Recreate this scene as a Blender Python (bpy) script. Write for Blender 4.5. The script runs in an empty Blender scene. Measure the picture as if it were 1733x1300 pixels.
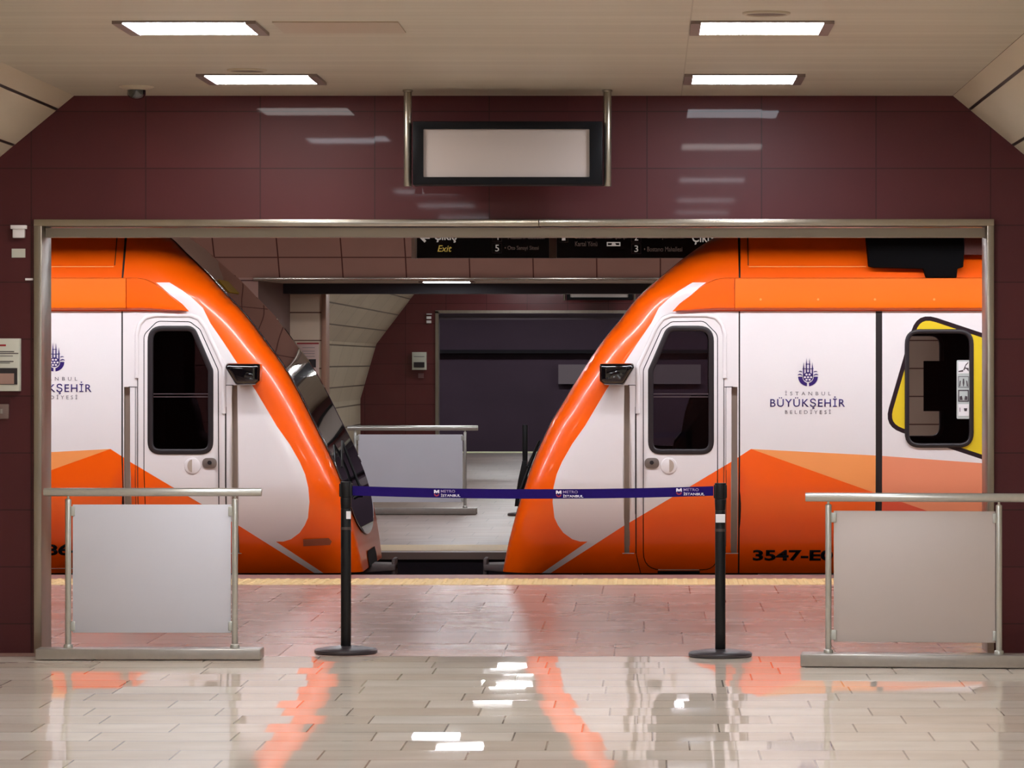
import bpy, bmesh, math, random
from mathutils import Vector, Matrix
from mathutils.geometry import delaunay_2d_cdt

scene = bpy.context.scene
COL = scene.collection
random.seed(7)

# ------------------------------------------------------------------ camera, world, exposure
TINT = (1.0, 1.12, 1.26)   # cool white tubes
EYE = 1.615          # eye height above the floor
FPX = 6200.0         # focal length in pixels of the 1733-wide frame
VX, VY = 1098.0, 612.0
cam_d = bpy.data.cameras.new('camera')
cam = bpy.data.objects.new('camera', cam_d)
COL.objects.link(cam)
cam.location = (0, 0, EYE)
cam.rotation_euler = (math.pi / 2, 0, 0)
cam_d.sensor_width = 36.0
cam_d.lens = FPX * 36.0 / 1733.0
cam_d.shift_x = -(VX - 866.5) / 1733.0
cam_d.shift_y = -(650.0 - VY) / 1733.0
cam_d.clip_end = 200
scene.camera = cam

world = bpy.data.worlds.new('world')
scene.world = world
world.use_nodes = True
world.node_tree.nodes['Background'].inputs[0].default_value = (0.02, 0.018, 0.02, 1)
world.node_tree.nodes['Background'].inputs[1].default_value = 0.3
scene.view_settings.view_transform = 'Standard'
scene.view_settings.look = 'None'
scene.view_settings.exposure = 0.0
scene.view_settings.gamma = 1.0
scene.view_settings.use_curve_mapping = False
scene.cycles.use_denoising = True
scene.cycles.max_bounces = 8
scene.cycles.diffuse_bounces = 5
scene.cycles.glossy_bounces = 5
scene.cycles.transparent_max_bounces = 12
scene.cycles.sample_clamp_indirect = 4.0

HALL_LAMP = 45.0      # emission of the 60 cm ceiling panels of the near hall
FARHALL_LAMP = 56.0
TRACK_LAMP = 44.0    # fixtures over the near platform edge
PLAT_LAMP = 9.0
FARPLAT_LAMP = 46.0

def P(px, py, D):
    """point of the place seen at pixel (px, py) at distance D"""
    return Vector(((px - VX) * D / FPX, D, EYE - (py - VY) * D / FPX))

def XA(px, D): return (px - VX) * D / FPX
def ZA(py, D): return EYE - (py - VY) * D / FPX

# ------------------------------------------------------------------ materials
def lin(c):
    out = []
    for v in c[:3]:
        v /= 255.0
        out.append(v / 12.92 if v <= 0.04045 else ((v + 0.055) / 1.055) ** 2.4)
    return (*out, 1.0)

def mat(name, rgb, rough=0.5, metal=0.0, coat=0.0, emit=None, spec=0.5, noise=0.0, nscale=20.0, bump=0.0, coat_rough=0.03, stretch=None):
    m = bpy.data.materials.new(name)
    m.use_nodes = True
    nt = m.node_tree
    b = nt.nodes['Principled BSDF']
    c = lin(rgb)
    b.inputs['Base Color'].default_value = c
    b.inputs['Roughness'].default_value = rough
    b.inputs['Metallic'].default_value = metal
    b.inputs['Coat Weight'].default_value = coat
    b.inputs['Coat Roughness'].default_value = coat_rough
    b.inputs['Specular IOR Level'].default_value = spec
    if emit is not None:
        b.inputs['Emission Color'].default_value = lin(emit[0])
        b.inputs['Emission Strength'].default_value = emit[1]
    if noise or bump:
        tc = nt.nodes.new('ShaderNodeTexCoord')
        mp = nt.nodes.new('ShaderNodeMapping')
        if stretch: mp.inputs['Scale'].default_value = stretch
        nt.links.new(tc.outputs['Object'], mp.inputs['Vector'])
        n = nt.nodes.new('ShaderNodeTexNoise')
        n.inputs['Scale'].default_value = nscale
        n.inputs['Detail'].default_value = 4
        nt.links.new(mp.outputs['Vector'], n.inputs['Vector'])
        if noise:
            mr = nt.nodes.new('ShaderNodeMapRange')
            mr.inputs['From Min'].default_value = 0.25
            mr.inputs['From Max'].default_value = 0.75
            mr.inputs['To Min'].default_value = 1 - noise
            mr.inputs['To Max'].default_value = 1 + noise
            nt.links.new(n.outputs['Fac'], mr.inputs['Value'])
            vm = nt.nodes.new('ShaderNodeVectorMath'); vm.operation = 'SCALE'
            vm.inputs[0].default_value = c[:3]
            nt.links.new(mr.outputs['Result'], vm.inputs['Scale'])
            nt.links.new(vm.outputs['Vector'], b.inputs['Base Color'])
        if bump:
            bp = nt.nodes.new('ShaderNodeBump')
            bp.inputs['Strength'].default_value = bump
            bp.inputs['Distance'].default_value = 0.01
            nt.links.new(n.outputs['Fac'], bp.inputs['Height'])
            nt.links.new(bp.outputs['Normal'], b.inputs['Normal'])
    return m

def tiles(name, ca, cb, joint, w, h, gap, axes=('X', 'Y'), origin=(0, 0), shift=0.0, rough=0.2, tilt=(0, 0, 0),
          coat=0.0, noise=0.06, nscale=3.0, use_uv=False, split=None, spec=0.5, rough_var=0.0, soft=0.0015, nstretch=(1, 1, 1)):
    """rectangular tiles with joints; every tile has its own tone and lies a hair out of true"""
    m = bpy.data.materials.new(name); m.use_nodes = True
    nt = m.node_tree; N = nt.nodes; L = nt.links
    b = N['Principled BSDF']
    def math_(op, a, bb=None, c=None):
        n = N.new('ShaderNodeMath'); n.operation = op
        for i, v in enumerate((a, bb, c)):
            if v is None: continue
            if isinstance(v, (int, float)): n.inputs[i].default_value = v
            else: L.new(v, n.inputs[i])
        return n.outputs[0]
    sep = N.new('ShaderNodeSeparateXYZ')
    if use_uv:
        tc = N.new('ShaderNodeUVMap'); L.new(tc.outputs['UV'], sep.inputs[0])
        pos = tc.outputs['UV']
    else:
        g = N.new('ShaderNodeNewGeometry'); L.new(g.outputs['Position'], sep.inputs[0])
        pos = g.outputs['Position']
    u = sep.outputs[axes[0]]; v = sep.outputs[axes[1]]
    if split is not None:      # (x where the second series starts, origin of the first series)
        isl = math_('LESS_THAN', u, split[0])
        org = math_('ADD', math_('MULTIPLY', isl, split[1] - origin[0]), origin[0])
        uu = math_('DIVIDE', math_('SUBTRACT', u, org), w)
    else:
        uu = math_('DIVIDE', math_('SUBTRACT', u, origin[0]), w)
    vv = math_('DIVIDE', math_('SUBTRACT', v, origin[1]), h)
    row = math_('FLOOR', vv)
    if shift == 'rand':
        wn0 = N.new('ShaderNodeTexWhiteNoise'); wn0.noise_dimensions = '1D'
        L.new(row, wn0.inputs['W'])
        uu = math_('ADD', uu, wn0.outputs['Value'])
    elif shift:
        uu = math_('ADD', uu, math_('MULTIPLY', row, shift))
    col = math_('FLOOR', uu)
    fu = math_('FRACT', uu); fv = math_('FRACT', vv)
    du = math_('MULTIPLY', math_('MINIMUM', fu, math_('SUBTRACT', 1.0, fu)), w)
    dv = math_('MULTIPLY', math_('MINIMUM', fv, math_('SUBTRACT', 1.0, fv)), h)
    d = math_('MINIMUM', du, dv)
    mr = N.new('ShaderNodeMapRange'); mr.interpolation_type = 'SMOOTHSTEP'
    mr.inputs['From Min'].default_value = gap / 2
    mr.inputs['From Max'].default_value = gap / 2 + soft
    L.new(d, mr.inputs['Value'])
    cmb = N.new('ShaderNodeCombineXYZ'); L.new(col, cmb.inputs[0]); L.new(row, cmb.inputs[1])
    wn = N.new('ShaderNodeTexWhiteNoise'); wn.noise_dimensions = '3D'; L.new(cmb.outputs[0], wn.inputs['Vector'])
    mix = N.new('ShaderNodeMix'); mix.data_type = 'RGBA'
    L.new(wn.outputs['Value'], mix.inputs['Factor'])
    mix.inputs['A'].default_value = lin(ca); mix.inputs['B'].default_value = lin(cb)
    mpn = N.new('ShaderNodeMapping'); mpn.inputs['Scale'].default_value = nstretch
    L.new(pos, mpn.inputs['Vector'])
    nz = N.new('ShaderNodeTexNoise'); nz.inputs['Scale'].default_value = nscale; nz.inputs['Detail'].default_value = 5
    L.new(mpn.outputs['Vector'], nz.inputs['Vector'])
    mr2 = N.new('ShaderNodeMapRange'); mr2.inputs['From Min'].default_value = .3; mr2.inputs['From Max'].default_value = .7
    mr2.inputs['To Min'].default_value = 1 - noise; mr2.inputs['To Max'].default_value = 1 + noise
    L.new(nz.outputs['Fac'], mr2.inputs['Value'])
    sc = N.new('ShaderNodeVectorMath'); sc.operation = 'SCALE'
    L.new(mix.outputs['Result'], sc.inputs[0]); L.new(mr2.outputs['Result'], sc.inputs['Scale'])
    mix2 = N.new('ShaderNodeMix'); mix2.data_type = 'RGBA'
    L.new(mr.outputs['Result'], mix2.inputs['Factor'])
    mix2.inputs['A'].default_value = lin(joint); L.new(sc.outputs['Vector'], mix2.inputs['B'])
    L.new(mix2.outputs['Result'], b.inputs['Base Color'])
    rv = N.new('ShaderNodeMapRange')
    rv.inputs['From Min'].default_value = .3; rv.inputs['From Max'].default_value = .7
    rv.inputs['To Min'].default_value = rough; rv.inputs['To Max'].default_value = rough + rough_var
    L.new(nz.outputs['Fac'], rv.inputs['Value'])
    L.new(rv.outputs['Result'], b.inputs['Roughness'])
    b.inputs['Coat Weight'].default_value = coat
    b.inputs['Specular IOR Level'].default_value = spec
    if any(tilt):
        g2 = N.new('ShaderNodeNewGeometry')
        s1 = N.new('ShaderNodeVectorMath'); s1.operation = 'SUBTRACT'
        L.new(wn.outputs['Color'], s1.inputs[0]); s1.inputs[1].default_value = (.5, .5, .5)
        s2 = N.new('ShaderNodeVectorMath'); s2.operation = 'MULTIPLY'
        L.new(s1.outputs[0], s2.inputs[0]); s2.inputs[1].default_value = tilt
        s3 = N.new('ShaderNodeVectorMath'); s3.operation = 'ADD'
        L.new(g2.outputs['Normal'], s3.inputs[0]); L.new(s2.outputs[0], s3.inputs[1])
        s4 = N.new('ShaderNodeVectorMath'); s4.operation = 'NORMALIZE'
        L.new(s3.outputs[0], s4.inputs[0])
        L.new(s4.outputs[0], b.inputs['Normal'])
        L.new(s4.outputs[0], b.inputs['Coat Normal'])
    return m

def emissive(name, rgb, strength):
    m = bpy.data.materials.new(name); m.use_nodes = True
    nt = m.node_tree
    nt.nodes.remove(nt.nodes['Principled BSDF'])
    e = nt.nodes.new('ShaderNodeEmission')
    c_ = lin(rgb); e.inputs[0].default_value = (c_[0] * TINT[0], c_[1] * TINT[1], c_[2] * TINT[2], 1); e.inputs[1].default_value = strength
    nt.links.new(e.outputs[0], nt.nodes['Material Output'].inputs[0])
    return m

def glass(name, tint, clear=0.8, rough=0.02):
    m = bpy.data.materials.new(name); m.use_nodes = True
    nt = m.node_tree; N = nt.nodes
    N.remove(N['Principled BSDF'])
    t = N.new('ShaderNodeBsdfTransparent'); t.inputs[0].default_value = lin(tint)
    g = N.new('ShaderNodeBsdfGlossy'); g.inputs['Roughness'].default_value = rough
    f = N.new('ShaderNodeFresnel'); f.inputs[0].default_value = 1.5
    mx = N.new('ShaderNodeMixShader')
    nt.links.new(f.outputs[0], mx.inputs[0]); nt.links.new(t.outputs[0], mx.inputs[1]); nt.links.new(g.outputs[0], mx.inputs[2])
    nt.links.new(mx.outputs[0], N['Material Output'].inputs[0])
    return m

X = lambda px: XA(px, 20.3)
M = {}
M['hall_floor'] = tiles('hall floor tiles', (222, 205, 190), (238, 225, 212), (166, 150, 136), 0.60, 0.372, 0.005, origin=(0.1, 20.05),
                        shift='rand', rough=0.012, tilt=(0.06, 0.0003, 0), noise=0.07, nscale=2.2, rough_var=0.012, nstretch=(1, 2, 1), soft=.003)
M['plat_floor'] = tiles('platform slabs', (176, 142, 130), (190, 158, 146), (138, 110, 100), 0.614, 0.90, 0.006, origin=(XA(1040, 20.3) , 20.07),
                        shift=0.37, rough=0.22, tilt=(0.01, 0.002, 0), noise=0.05, nscale=1.2, rough_var=0.08, nstretch=(1, 3, 1), soft=.004)
M['far_floor'] = tiles('far floor slabs', (130, 110, 99), (142, 122, 111), (104, 88, 78), 0.614, 0.60, 0.006, origin=(.2, 31),
                       shift=0.4, rough=0.34, tilt=(0.01, 0.003, 0), noise=0.07, nscale=2, rough_var=.1, nstretch=(1, 2, 1), soft=.004)
M['maroon'] = tiles('maroon wall panels', (70, 27, 31), (76, 31, 34), (50, 19, 22), 0.6345, 0.3155, 0.004, axes=('X', 'Z'),
                    origin=(X(1095), ZA(285, 20.3)), split=(X(962), X(828)), rough=0.5, tilt=(0.006, 0, 0.010), noise=0.05, nscale=2.5, coat=0.075, spec=.22, soft=.003)
M['maroon_far'] = tiles('maroon wall panels far', (92, 40, 44), (96, 44, 47), (60, 24, 26), 0.6345, 0.3155, 0.004, axes=('X', 'Z'),
                        origin=(0, 0), rough=0.18, tilt=(0.005, 0, 0.01), noise=0.05, coat=0.1, soft=.003)
M['pink'] = tiles('pink wall tiles', (170, 130, 118), (176, 136, 124), (84, 34, 28), 0.672, 0.30, 0.010, use_uv=True, axes=('X', 'Y'),
                  rough=0.35, noise=0.03, soft=.004)
M['vault'] = tiles('cream vault panels', (190, 178, 156), (198, 186, 164), (28, 20, 16), 9.0, 0.31, 0.014, use_uv=True, origin=(3.0, 0), axes=('X', 'Y'),
                   rough=0.45, noise=0.05, nscale=.8, soft=.003, nstretch=(1, 4, 1))
M['vault_far'] = tiles('cream far vault panels', (186, 172, 148), (194, 180, 156), (96, 82, 66), 1.9, 0.31, 0.016, use_uv=True, axes=('X', 'Y'),
                       rough=0.45, noise=0.05, nscale=.8, soft=.004)
M['ceiling'] = tiles('ceiling planks', (184, 175, 158), (192, 184, 167), (162, 152, 135), 4.0, 0.15, 0.003, origin=(0.18, 0),
                     shift=0.0, rough=0.42, noise=0.05, nscale=.9, nstretch=(1, 6, 1), tilt=(0, .02, 0), soft=.003)
M['beige_tile'] = tiles('beige pier tiles', (214, 194, 170), (220, 200, 176), (110, 78, 64), 0.70, 0.31, 0.010, axes=('X', 'Z'),
                        origin=(XA(545, 40.6), ZA(529, 40.6)), rough=0.4, noise=0.04, soft=.004)
M['steel'] = mat('brushed steel', (150, 142, 130), rough=0.3, metal=0.9, noise=.08, nscale=30, stretch=(1, 1, .05))
M['steel_h'] = mat('brushed steel header', (168, 160, 148), rough=0.22, metal=0.95, noise=.06, nscale=6, stretch=(.3, 1, 1))
M['shutter'] = mat('painted shutter box', (140, 130, 116), rough=0.45, noise=.05, nscale=3)
M['alu'] = mat('satin aluminium', (196, 196, 190), rough=0.3, metal=0.75, noise=.04, nscale=40)
M['alu_base'] = mat('aluminium base', (160, 154, 148), rough=0.35, metal=0.6, noise=.05, nscale=25)
M['white_panel'] = mat('pale board', (208, 208, 218), rough=0.35, noise=.015, nscale=4)
M['grey_panel'] = mat('grey board', (190, 179, 175), rough=0.4, noise=.015, nscale=4)
M['clamp'] = mat('grey clamp', (186, 188, 182), rough=0.4, metal=.3)
M['black'] = mat('black plastic', (10, 10, 13), rough=0.45, noise=.1, spec=.3)
M['black_gloss'] = mat('gloss black', (8, 8, 10), rough=0.08, coat=1.0)
M['rubber'] = mat('dark rubber', (34, 26, 30), rough=0.45)
M['seam'] = mat('dark seam', (26, 12, 14), rough=0.7)
M['interior'] = mat('dark cab lining', (22, 17, 20), rough=0.8)
M['orange'] = mat('orange paint', (255, 96, 0), rough=0.3, coat=0.42, coat_rough=.06)
M['cantrail_orange'] = mat('bright orange paint', (255, 110, 0), rough=0.4, coat=0.15, coat_rough=.1)
M['white'] = mat('white paint', (236, 228, 228), rough=0.3, coat=0.6, coat_rough=.08)
M['peach'] = mat('peach paint', (252, 160, 92), rough=0.3, coat=0.5, coat_rough=.1)
M['salmon'] = mat('salmon paint', (240, 148, 112), rough=0.3, coat=0.5, coat_rough=.1)
M['red_orange'] = mat('red orange paint', (226, 74, 52), rough=0.3, coat=0.5, coat_rough=.1)
M['yellow'] = mat('yellow paint', (226, 196, 40), rough=0.35, coat=0.3)
M['decal_dark'] = mat('dark outline paint', (38, 20, 28), rough=0.35)
M['navy'] = mat('navy lettering', (48, 24, 104), rough=0.4)
M['grey_text'] = mat('grey lettering', (120, 112, 120), rough=0.5)
M['black_text'] = mat('black lettering', (8, 3, 6), rough=0.8, spec=.08)
M['windshield'] = mat('dark windscreen glass', (26, 18, 20), rough=0.03, coat=1.0, spec=0.8, coat_rough=.01)
M['amber'] = mat('amber display', (112, 82, 8), rough=0.8, spec=.05, emit=((170, 120, 6), 0.12))
M['glass'] = glass('tinted window glass', (246, 242, 244))
M['glass_dark'] = glass('dark cab glass', (226, 222, 226))
M['glass_black'] = glass('darker cab glass', (140, 128, 134))
M['channel'] = mat('grey recess channel', (176, 160, 148), rough=0.45)
M['rail_white'] = mat('cream grab rail', (214, 198, 180), rough=0.35)
M['ballast'] = mat('track bed', (16, 13, 17), rough=0.9, noise=.3, nscale=15, bump=.5)
M['rail_steel'] = mat('running rail', (90, 80, 76), rough=0.35, metal=.8)
M['coupler'] = mat('grey coupler', (104, 92, 90), rough=0.5, metal=.3, noise=.1)
M['edge'] = mat('platform edge stone', (150, 112, 106), rough=0.45, noise=.06, nscale=6)
M['edge_far'] = mat('far edge stone', (130, 112, 102), rough=0.45, noise=.06, nscale=6)
M['tactile'] = mat('yellow tactile strip', (214, 182, 128), rough=0.5, noise=.08, nscale=30)
M['dark_tunnel'] = mat('dark tunnel wall', (70, 49, 62), rough=0.8, noise=.15, nscale=1.3, stretch=(.5, 1, 1))
M['tunnel_ledge'] = mat('tunnel ledge', (22, 14, 20), rough=0.9)
M['tunnel_box'] = mat('tunnel panel', (124, 108, 110), rough=0.7)
M['concrete'] = mat('tunnel concrete', (92, 80, 78), rough=0.8, noise=.1, nscale=2)
M['lamp'] = emissive('lamp diffuser cool', (255, 250, 246), HALL_LAMP)
M['lamp_warm'] = emissive('lamp diffuser warm', (255, 238, 222), HALL_LAMP)
M['lamp_far'] = emissive('far lamp diffuser', (255, 246, 236), FARHALL_LAMP)
M['lamp_track'] = emissive('track lamp diffuser', (255, 246, 240), TRACK_LAMP)
M['lamp_plat'] = emissive('platform lamp diffuser', (255, 244, 236), PLAT_LAMP)
M['lamp_farplat'] = emissive('far platform lamp diffuser', (255, 244, 236), FARPLAT_LAMP)
M['lamp_frame'] = mat('lamp frame', (120, 104, 98), rough=0.4, metal=.4)
M['screen'] = mat('blank display face', (154, 142, 137), rough=0.3, noise=.02, nscale=2)
M['screen_black'] = mat('display casing', (4, 3, 6), rough=0.5, spec=.15)
M['speaker'] = mat('speaker grille', (110, 92, 84), rough=0.7, bump=.6, nscale=200)
M['speaker_rim'] = mat('speaker rim', (176, 162, 142), rough=0.4)
M['belt'] = mat('purple belt webbing', (30, 14, 90), rough=0.8, spec=.1, noise=.06, nscale=60)
M['belt_white'] = mat('belt lettering white', (232, 226, 240), rough=0.6)
M['belt_grey'] = mat('belt lettering grey', (170, 150, 190), rough=0.6)
M['belt_red'] = mat('belt lettering red', (150, 40, 70), rough=0.6)
M['label'] = mat('white sticker', (232, 228, 230), rough=0.4)
M['paper'] = mat('paper', (196, 196, 184), rough=0.6)
M['paper_pink'] = mat('pinkish paper', (196, 168, 158), rough=0.6)
M['ink'] = mat('ink', (70, 60, 66), rough=0.6)
M['ink_red'] = mat('red ink', (150, 30, 40), rough=0.6)
M['sign_black'] = mat('sign black', (6, 6, 12), rough=0.2)
M['sign_white'] = mat('sign letters', (210, 204, 198), rough=0.5, emit=((210, 204, 198), 0.35))
M['sign_yellow'] = mat('sign yellow letters', (206, 180, 90), rough=0.5, emit=((206, 180, 90), 0.3))
M['sign_dim'] = mat('sign dim letters', (120, 104, 98), rough=0.5, emit=((120, 104, 98), 0.2))
M['sign_box'] = mat('sign dark box outline', (56, 48, 56), rough=0.5)
M['sign_frame'] = mat('sign metal frame', (190, 186, 180), rough=0.35, metal=.4)
M['sign_post'] = mat('sign middle post', (96, 80, 70), rough=0.4, metal=.3)
M['grey_plate'] = mat('grey switch plate', (104, 84, 78), rough=0.5)

# ------------------------------------------------------------------ mesh helpers
def finish(name, bm, m, parent=None, smooth=False, bevel=0.0, recalc=True):
    if recalc: bmesh.ops.recalc_face_normals(bm, faces=bm.faces)
    me = bpy.data.meshes.new(name)
    bm.to_mesh(me); bm.free()
    for mm in (m if isinstance(m, (list, tuple)) else [m]):
        me.materials.append(mm)
    if smooth:
        me.polygons.foreach_set('use_smooth', [True] * len(me.polygons))
    o = bpy.data.objects.new(name, me)
    COL.objects.link(o)
    if parent is not None:
        o.parent = parent
        o.matrix_parent_inverse = Matrix.Translation(-parent.location) if not any(parent.rotation_euler) else Matrix.Identity(4)
    if bevel:
        md = o.modifiers.new('bevel', 'BEVEL'); md.width = bevel; md.segments = 2; md.limit_method = 'ANGLE'
        me.polygons.foreach_set('use_smooth', [True] * len(me.polygons))
    return o

def bx(bm, x0, x1, y0, y1, z0, z1):
    r = bmesh.ops.create_cube(bm, size=1)
    for v in r['verts']:
        v.co = Vector(((x0 + x1) / 2 + v.co.x * (x1 - x0), (y0 + y1) / 2 + v.co.y * (y1 - y0), (z0 + z1) / 2 + v.co.z * (z1 - z0)))
    return r['verts']

def box(name, x0, x1, y0, y1, z0, z1, m, parent=None, bevel=0.0):
    bm = bmesh.new(); bx(bm, min(x0, x1), max(x0, x1), min(y0, y1), max(y0, y1), min(z0, z1), max(z0, z1))
    return finish(name, bm, m, parent, bevel=bevel)

def tube(bm, a, b, r, n=16, r2=None):
    a = Vector(a); b = Vector(b)
    d = b - a
    rr = bmesh.ops.create_cone(bm, cap_ends=True, segments=n, radius1=r, radius2=r if r2 is None else r2, depth=d.length)
    q = Vector((0, 0, 1)).rotation_difference(d.normalized())
    mt = Matrix.Translation((a + b) / 2) @ q.to_matrix().to_4x4()
    for v in rr['verts']: v.co = mt @ v.co
    return rr['verts']

def lathe(bm, prof, c=(0, 0, 0), n=40):
    """profile of (radius, z) revolved about the vertical through c"""
    rings = []
    for r, z in prof:
        if r < 1e-6:
            rings.append([bm.verts.new((c[0], c[1], c[2] + z))])
        else:
            rings.append([bm.verts.new((c[0] + r * math.cos(2 * math.pi * k / n), c[1] + r * math.sin(2 * math.pi * k / n), c[2] + z)) for k in range(n)])
    for A, B in zip(rings, rings[1:]):
        for k in range(n):
            a0 = A[k % len(A)]; a1 = A[(k + 1) % len(A)]; b0 = B[k % len(B)]; b1 = B[(k + 1) % len(B)]
            vs = []
            for v in (a0, a1, b1, b0):
                if v not in vs: vs.append(v)
            if len(vs) > 2: bm.faces.new(vs)

def plate(bm, pts, y0, y1):
    """closed outline in the XZ plane given a thickness from y0 to y1"""
    A = [bm.verts.new((p[0], y0, p[1])) for p in pts]
    B = [bm.verts.new((p[0], y1, p[1])) for p in pts]
    n = len(pts)
    bm.faces.new(A); bm.faces.new(B[::-1])
    for k in range(n):
        bm.faces.new((A[k], B[k], B[(k + 1) % n], A[(k + 1) % n]))

def ring_plate(bm, outer, inner, y0, y1):
    n = len(outer)
    vs = [[bm.verts.new((p[0], y, p[1])) for p in poly] for poly in (outer, inner) for y in (y0, y1)]
    O0, O1, I0, I1 = vs
    for k in range(n):
        j = (k + 1) % n
        bm.faces.new((O0[k], O0[j], I0[j], I0[k]))
        bm.faces.new((O1[k], I1[k], I1[j], O1[j]))
        bm.faces.new((O0[k], O1[k], O1[j], O0[j]))
        bm.faces.new((I0[k], I0[j], I1[j], I1[k]))

def round_poly(pts, r, seg=6):
    out = []
    n = len(pts)
    for i in range(n):
        p0 = Vector(pts[i - 1]); p1 = Vector(pts[i]); p2 = Vector(pts[(i + 1) % n])
        ri = r[i] if isinstance(r, (list, tuple)) else r
        a = (p0 - p1); b = (p2 - p1)
        la, lb = a.length, b.length
        a.normalize(); b.normalize()
        ang = a.angle(b)
        t = min(ri / math.tan(ang / 2), la * .49, lb * .49)
        if ri <= 0 or t < 1e-6: out.append((p1.x, p1.y)); continue
        s = p1 + a * t; e = p1 + b * t
        for k in range(seg + 1):
            u = k / seg
            q = s.lerp(p1, u).lerp(p1.lerp(e, u), u)
            out.append((q.x, q.y))
    return out

def offset_poly(pts, d):
    """shrink (d > 0) a closed outline"""
    n = len(pts)
    area = sum(pts[i][0] * pts[(i + 1) % n][1] - pts[(i + 1) % n][0] * pts[i][1] for i in range(n))
    s = 1 if area > 0 else -1
    out = []
    for i in range(n):
        p0 = Vector(pts[i - 1]); p1 = Vector(pts[i]); p2 = Vector(pts[(i + 1) % n])
        e1 = (p1 - p0).normalized(); e2 = (p2 - p1).normalized()
        n1 = Vector((-e1.y, e1.x)) * s; n2 = Vector((-e2.y, e2.x)) * s
        m_ = (n1 + n2)
        m_ = m_.normalized() if m_.length > 1e-6 else n1
        k = d / max(.4, m_.dot(n1))
        out.append((p1.x + m_.x * k, p1.y + m_.y * k))
    return out

def inside(pt, poly):
    x, y = pt; c = False
    n = len(poly); j = n - 1
    for i in range(n):
        xi, yi = poly[i]; xj, yj = poly[j]
        if (yi > y) != (yj > y) and x < (xj - xi) * (y - yi) / (yj - yi) + xi: c = not c
        j = i
    return c

def text_obj(name, s, m, x0, x1, z0, z1, y, parent=None, thick=.0015, bold=0.0, spacing=1.0, shear=0.0, back=False):
    """lettering fitted into the rectangle, standing in the XZ plane and facing -Y"""
    cu = bpy.data.curves.new('lettering', 'FONT')
    cu.body = s; cu.size = 1; cu.offset = bold; cu.space_character = spacing; cu.shear = shear
    cu.resolution_u = 3
    t = bpy.data.objects.new('lettering', cu); COL.objects.link(t)
    dg = bpy.context.evaluated_depsgraph_get(); dg.update()
    me = bpy.data.meshes.new_from_object(t.evaluated_get(dg))
    bpy.data.objects.remove(t); bpy.data.curves.remove(cu)
    xs = [v.co.x for v in me.vertices]; ys = [v.co.y for v in me.vertices]
    ax, bx_ = min(xs), max(xs); ay, by = min(ys), max(ys)
    bm = bmesh.new(); bm.from_mesh(me)
    r = bmesh.ops.extrude_face_region(bm, geom=bm.faces[:])
    for v in bm.verts: v.co.z = 0
    for g in r['geom']:
        if isinstance(g, bmesh.types.BMVert): g.co.z = 1
    for v in bm.verts:
        v.co = Vector((x0 + (v.co.x - ax) / (bx_ - ax) * (x1 - x0), y - thick * v.co.z, z0 + (v.co.y - ay) / (by - ay) * (z1 - z0)))
    bm.to_mesh(me); bm.free()
    me.materials.clear(); me.materials.append(m)
    o = bpy.data.objects.new(name, me); COL.objects.link(o)
    if parent is not None:
        o.parent = parent; o.matrix_parent_inverse = Matrix.Translation(-parent.location)
    return o

def empty(name, loc=(0, 0, 0), label=None, cat=None, group=None):
    o = bpy.data.objects.new(name, None); COL.objects.link(o)
    o.location = loc; o.empty_display_size = .1
    tag(o, label, cat, group)
    return o

def tag(o, label=None, cat=None, group=None, kind=None):
    if label: o['label'] = label
    if cat: o['category'] = cat
    if group: o['group'] = group
    if kind: o['kind'] = kind
    return o

def struct(o, label, cat):
    return tag(o, label, cat, kind='structure')

# ------------------------------------------------------------------ the near hall
YW, YWB = 20.3, 20.6            # front and back face of the wall with the wide opening
Y0 = -5.0                       # back end of the hall, behind the camera
CZ = 3.088                      # ceiling height
CL, CR = -3.186, 1.683          # edges of the flat ceiling
HX = -0.75                      # axis of the hall
VAULT = [(2.435, CZ), (2.88, 2.72), (3.51, 1.89), (3.76, 1.03), (3.76, 0.0)]   # half profile
XO0, XO1 = X(58), X(1682)       # outer edges of the steel frame
ZO = ZA(372, YW)

def plane(name, x0, x1, y0, y1, z, m, thick=-.12):
    return box(name, x0, x1, y0, y1, z, z + thick, m)

struct(plane('floor', -4.6, 3.1, Y0, 20.06, 0, M['hall_floor']), 'glossy pale stone tile floor of the hall in front of the opening', 'floor')
struct(plane('floor_platform', -11, 9, 20.06, 27.20 - .72, 0, M['plat_floor'], -.3), 'matt pinkish stone slab floor of the platform beside the trains', 'floor')

def vault(name, ya, yb, side, m, cx=HX):
    """faceted side of the tunnel shell, from the flat ceiling down to the floor"""
    bm = bmesh.new(); uv = bm.loops.layers.uv.new('UVMap')
    s = 0.19; prev = None
    t = .15
    for (dx, z) in VAULT:
        x = cx + side * dx
        cur = (x, z, s)
        if prev is not None:
            L_ = math.hypot(x - prev[0], z - prev[1])
            vs = [bm.verts.new(c) for c in ((prev[0], ya, prev[1]), (prev[0], yb, prev[1]), (x, yb, z), (x, ya, z))]
            f = bm.faces.new(vs)
            for lp, (a, b) in zip(f.loops, ((ya, s), (yb, s), (yb, s + L_), (ya, s + L_))): lp[uv].uv = (a, b)
            vs2 = [bm.verts.new((v.co.x + side * t, v.co.y, v.co.z + .05)) for v in vs]
            bm.faces.new(vs2[::-1])
            s += L_
        prev = (x, z)
    o = finish(name, bm, m, recalc=False)
    return o

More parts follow.
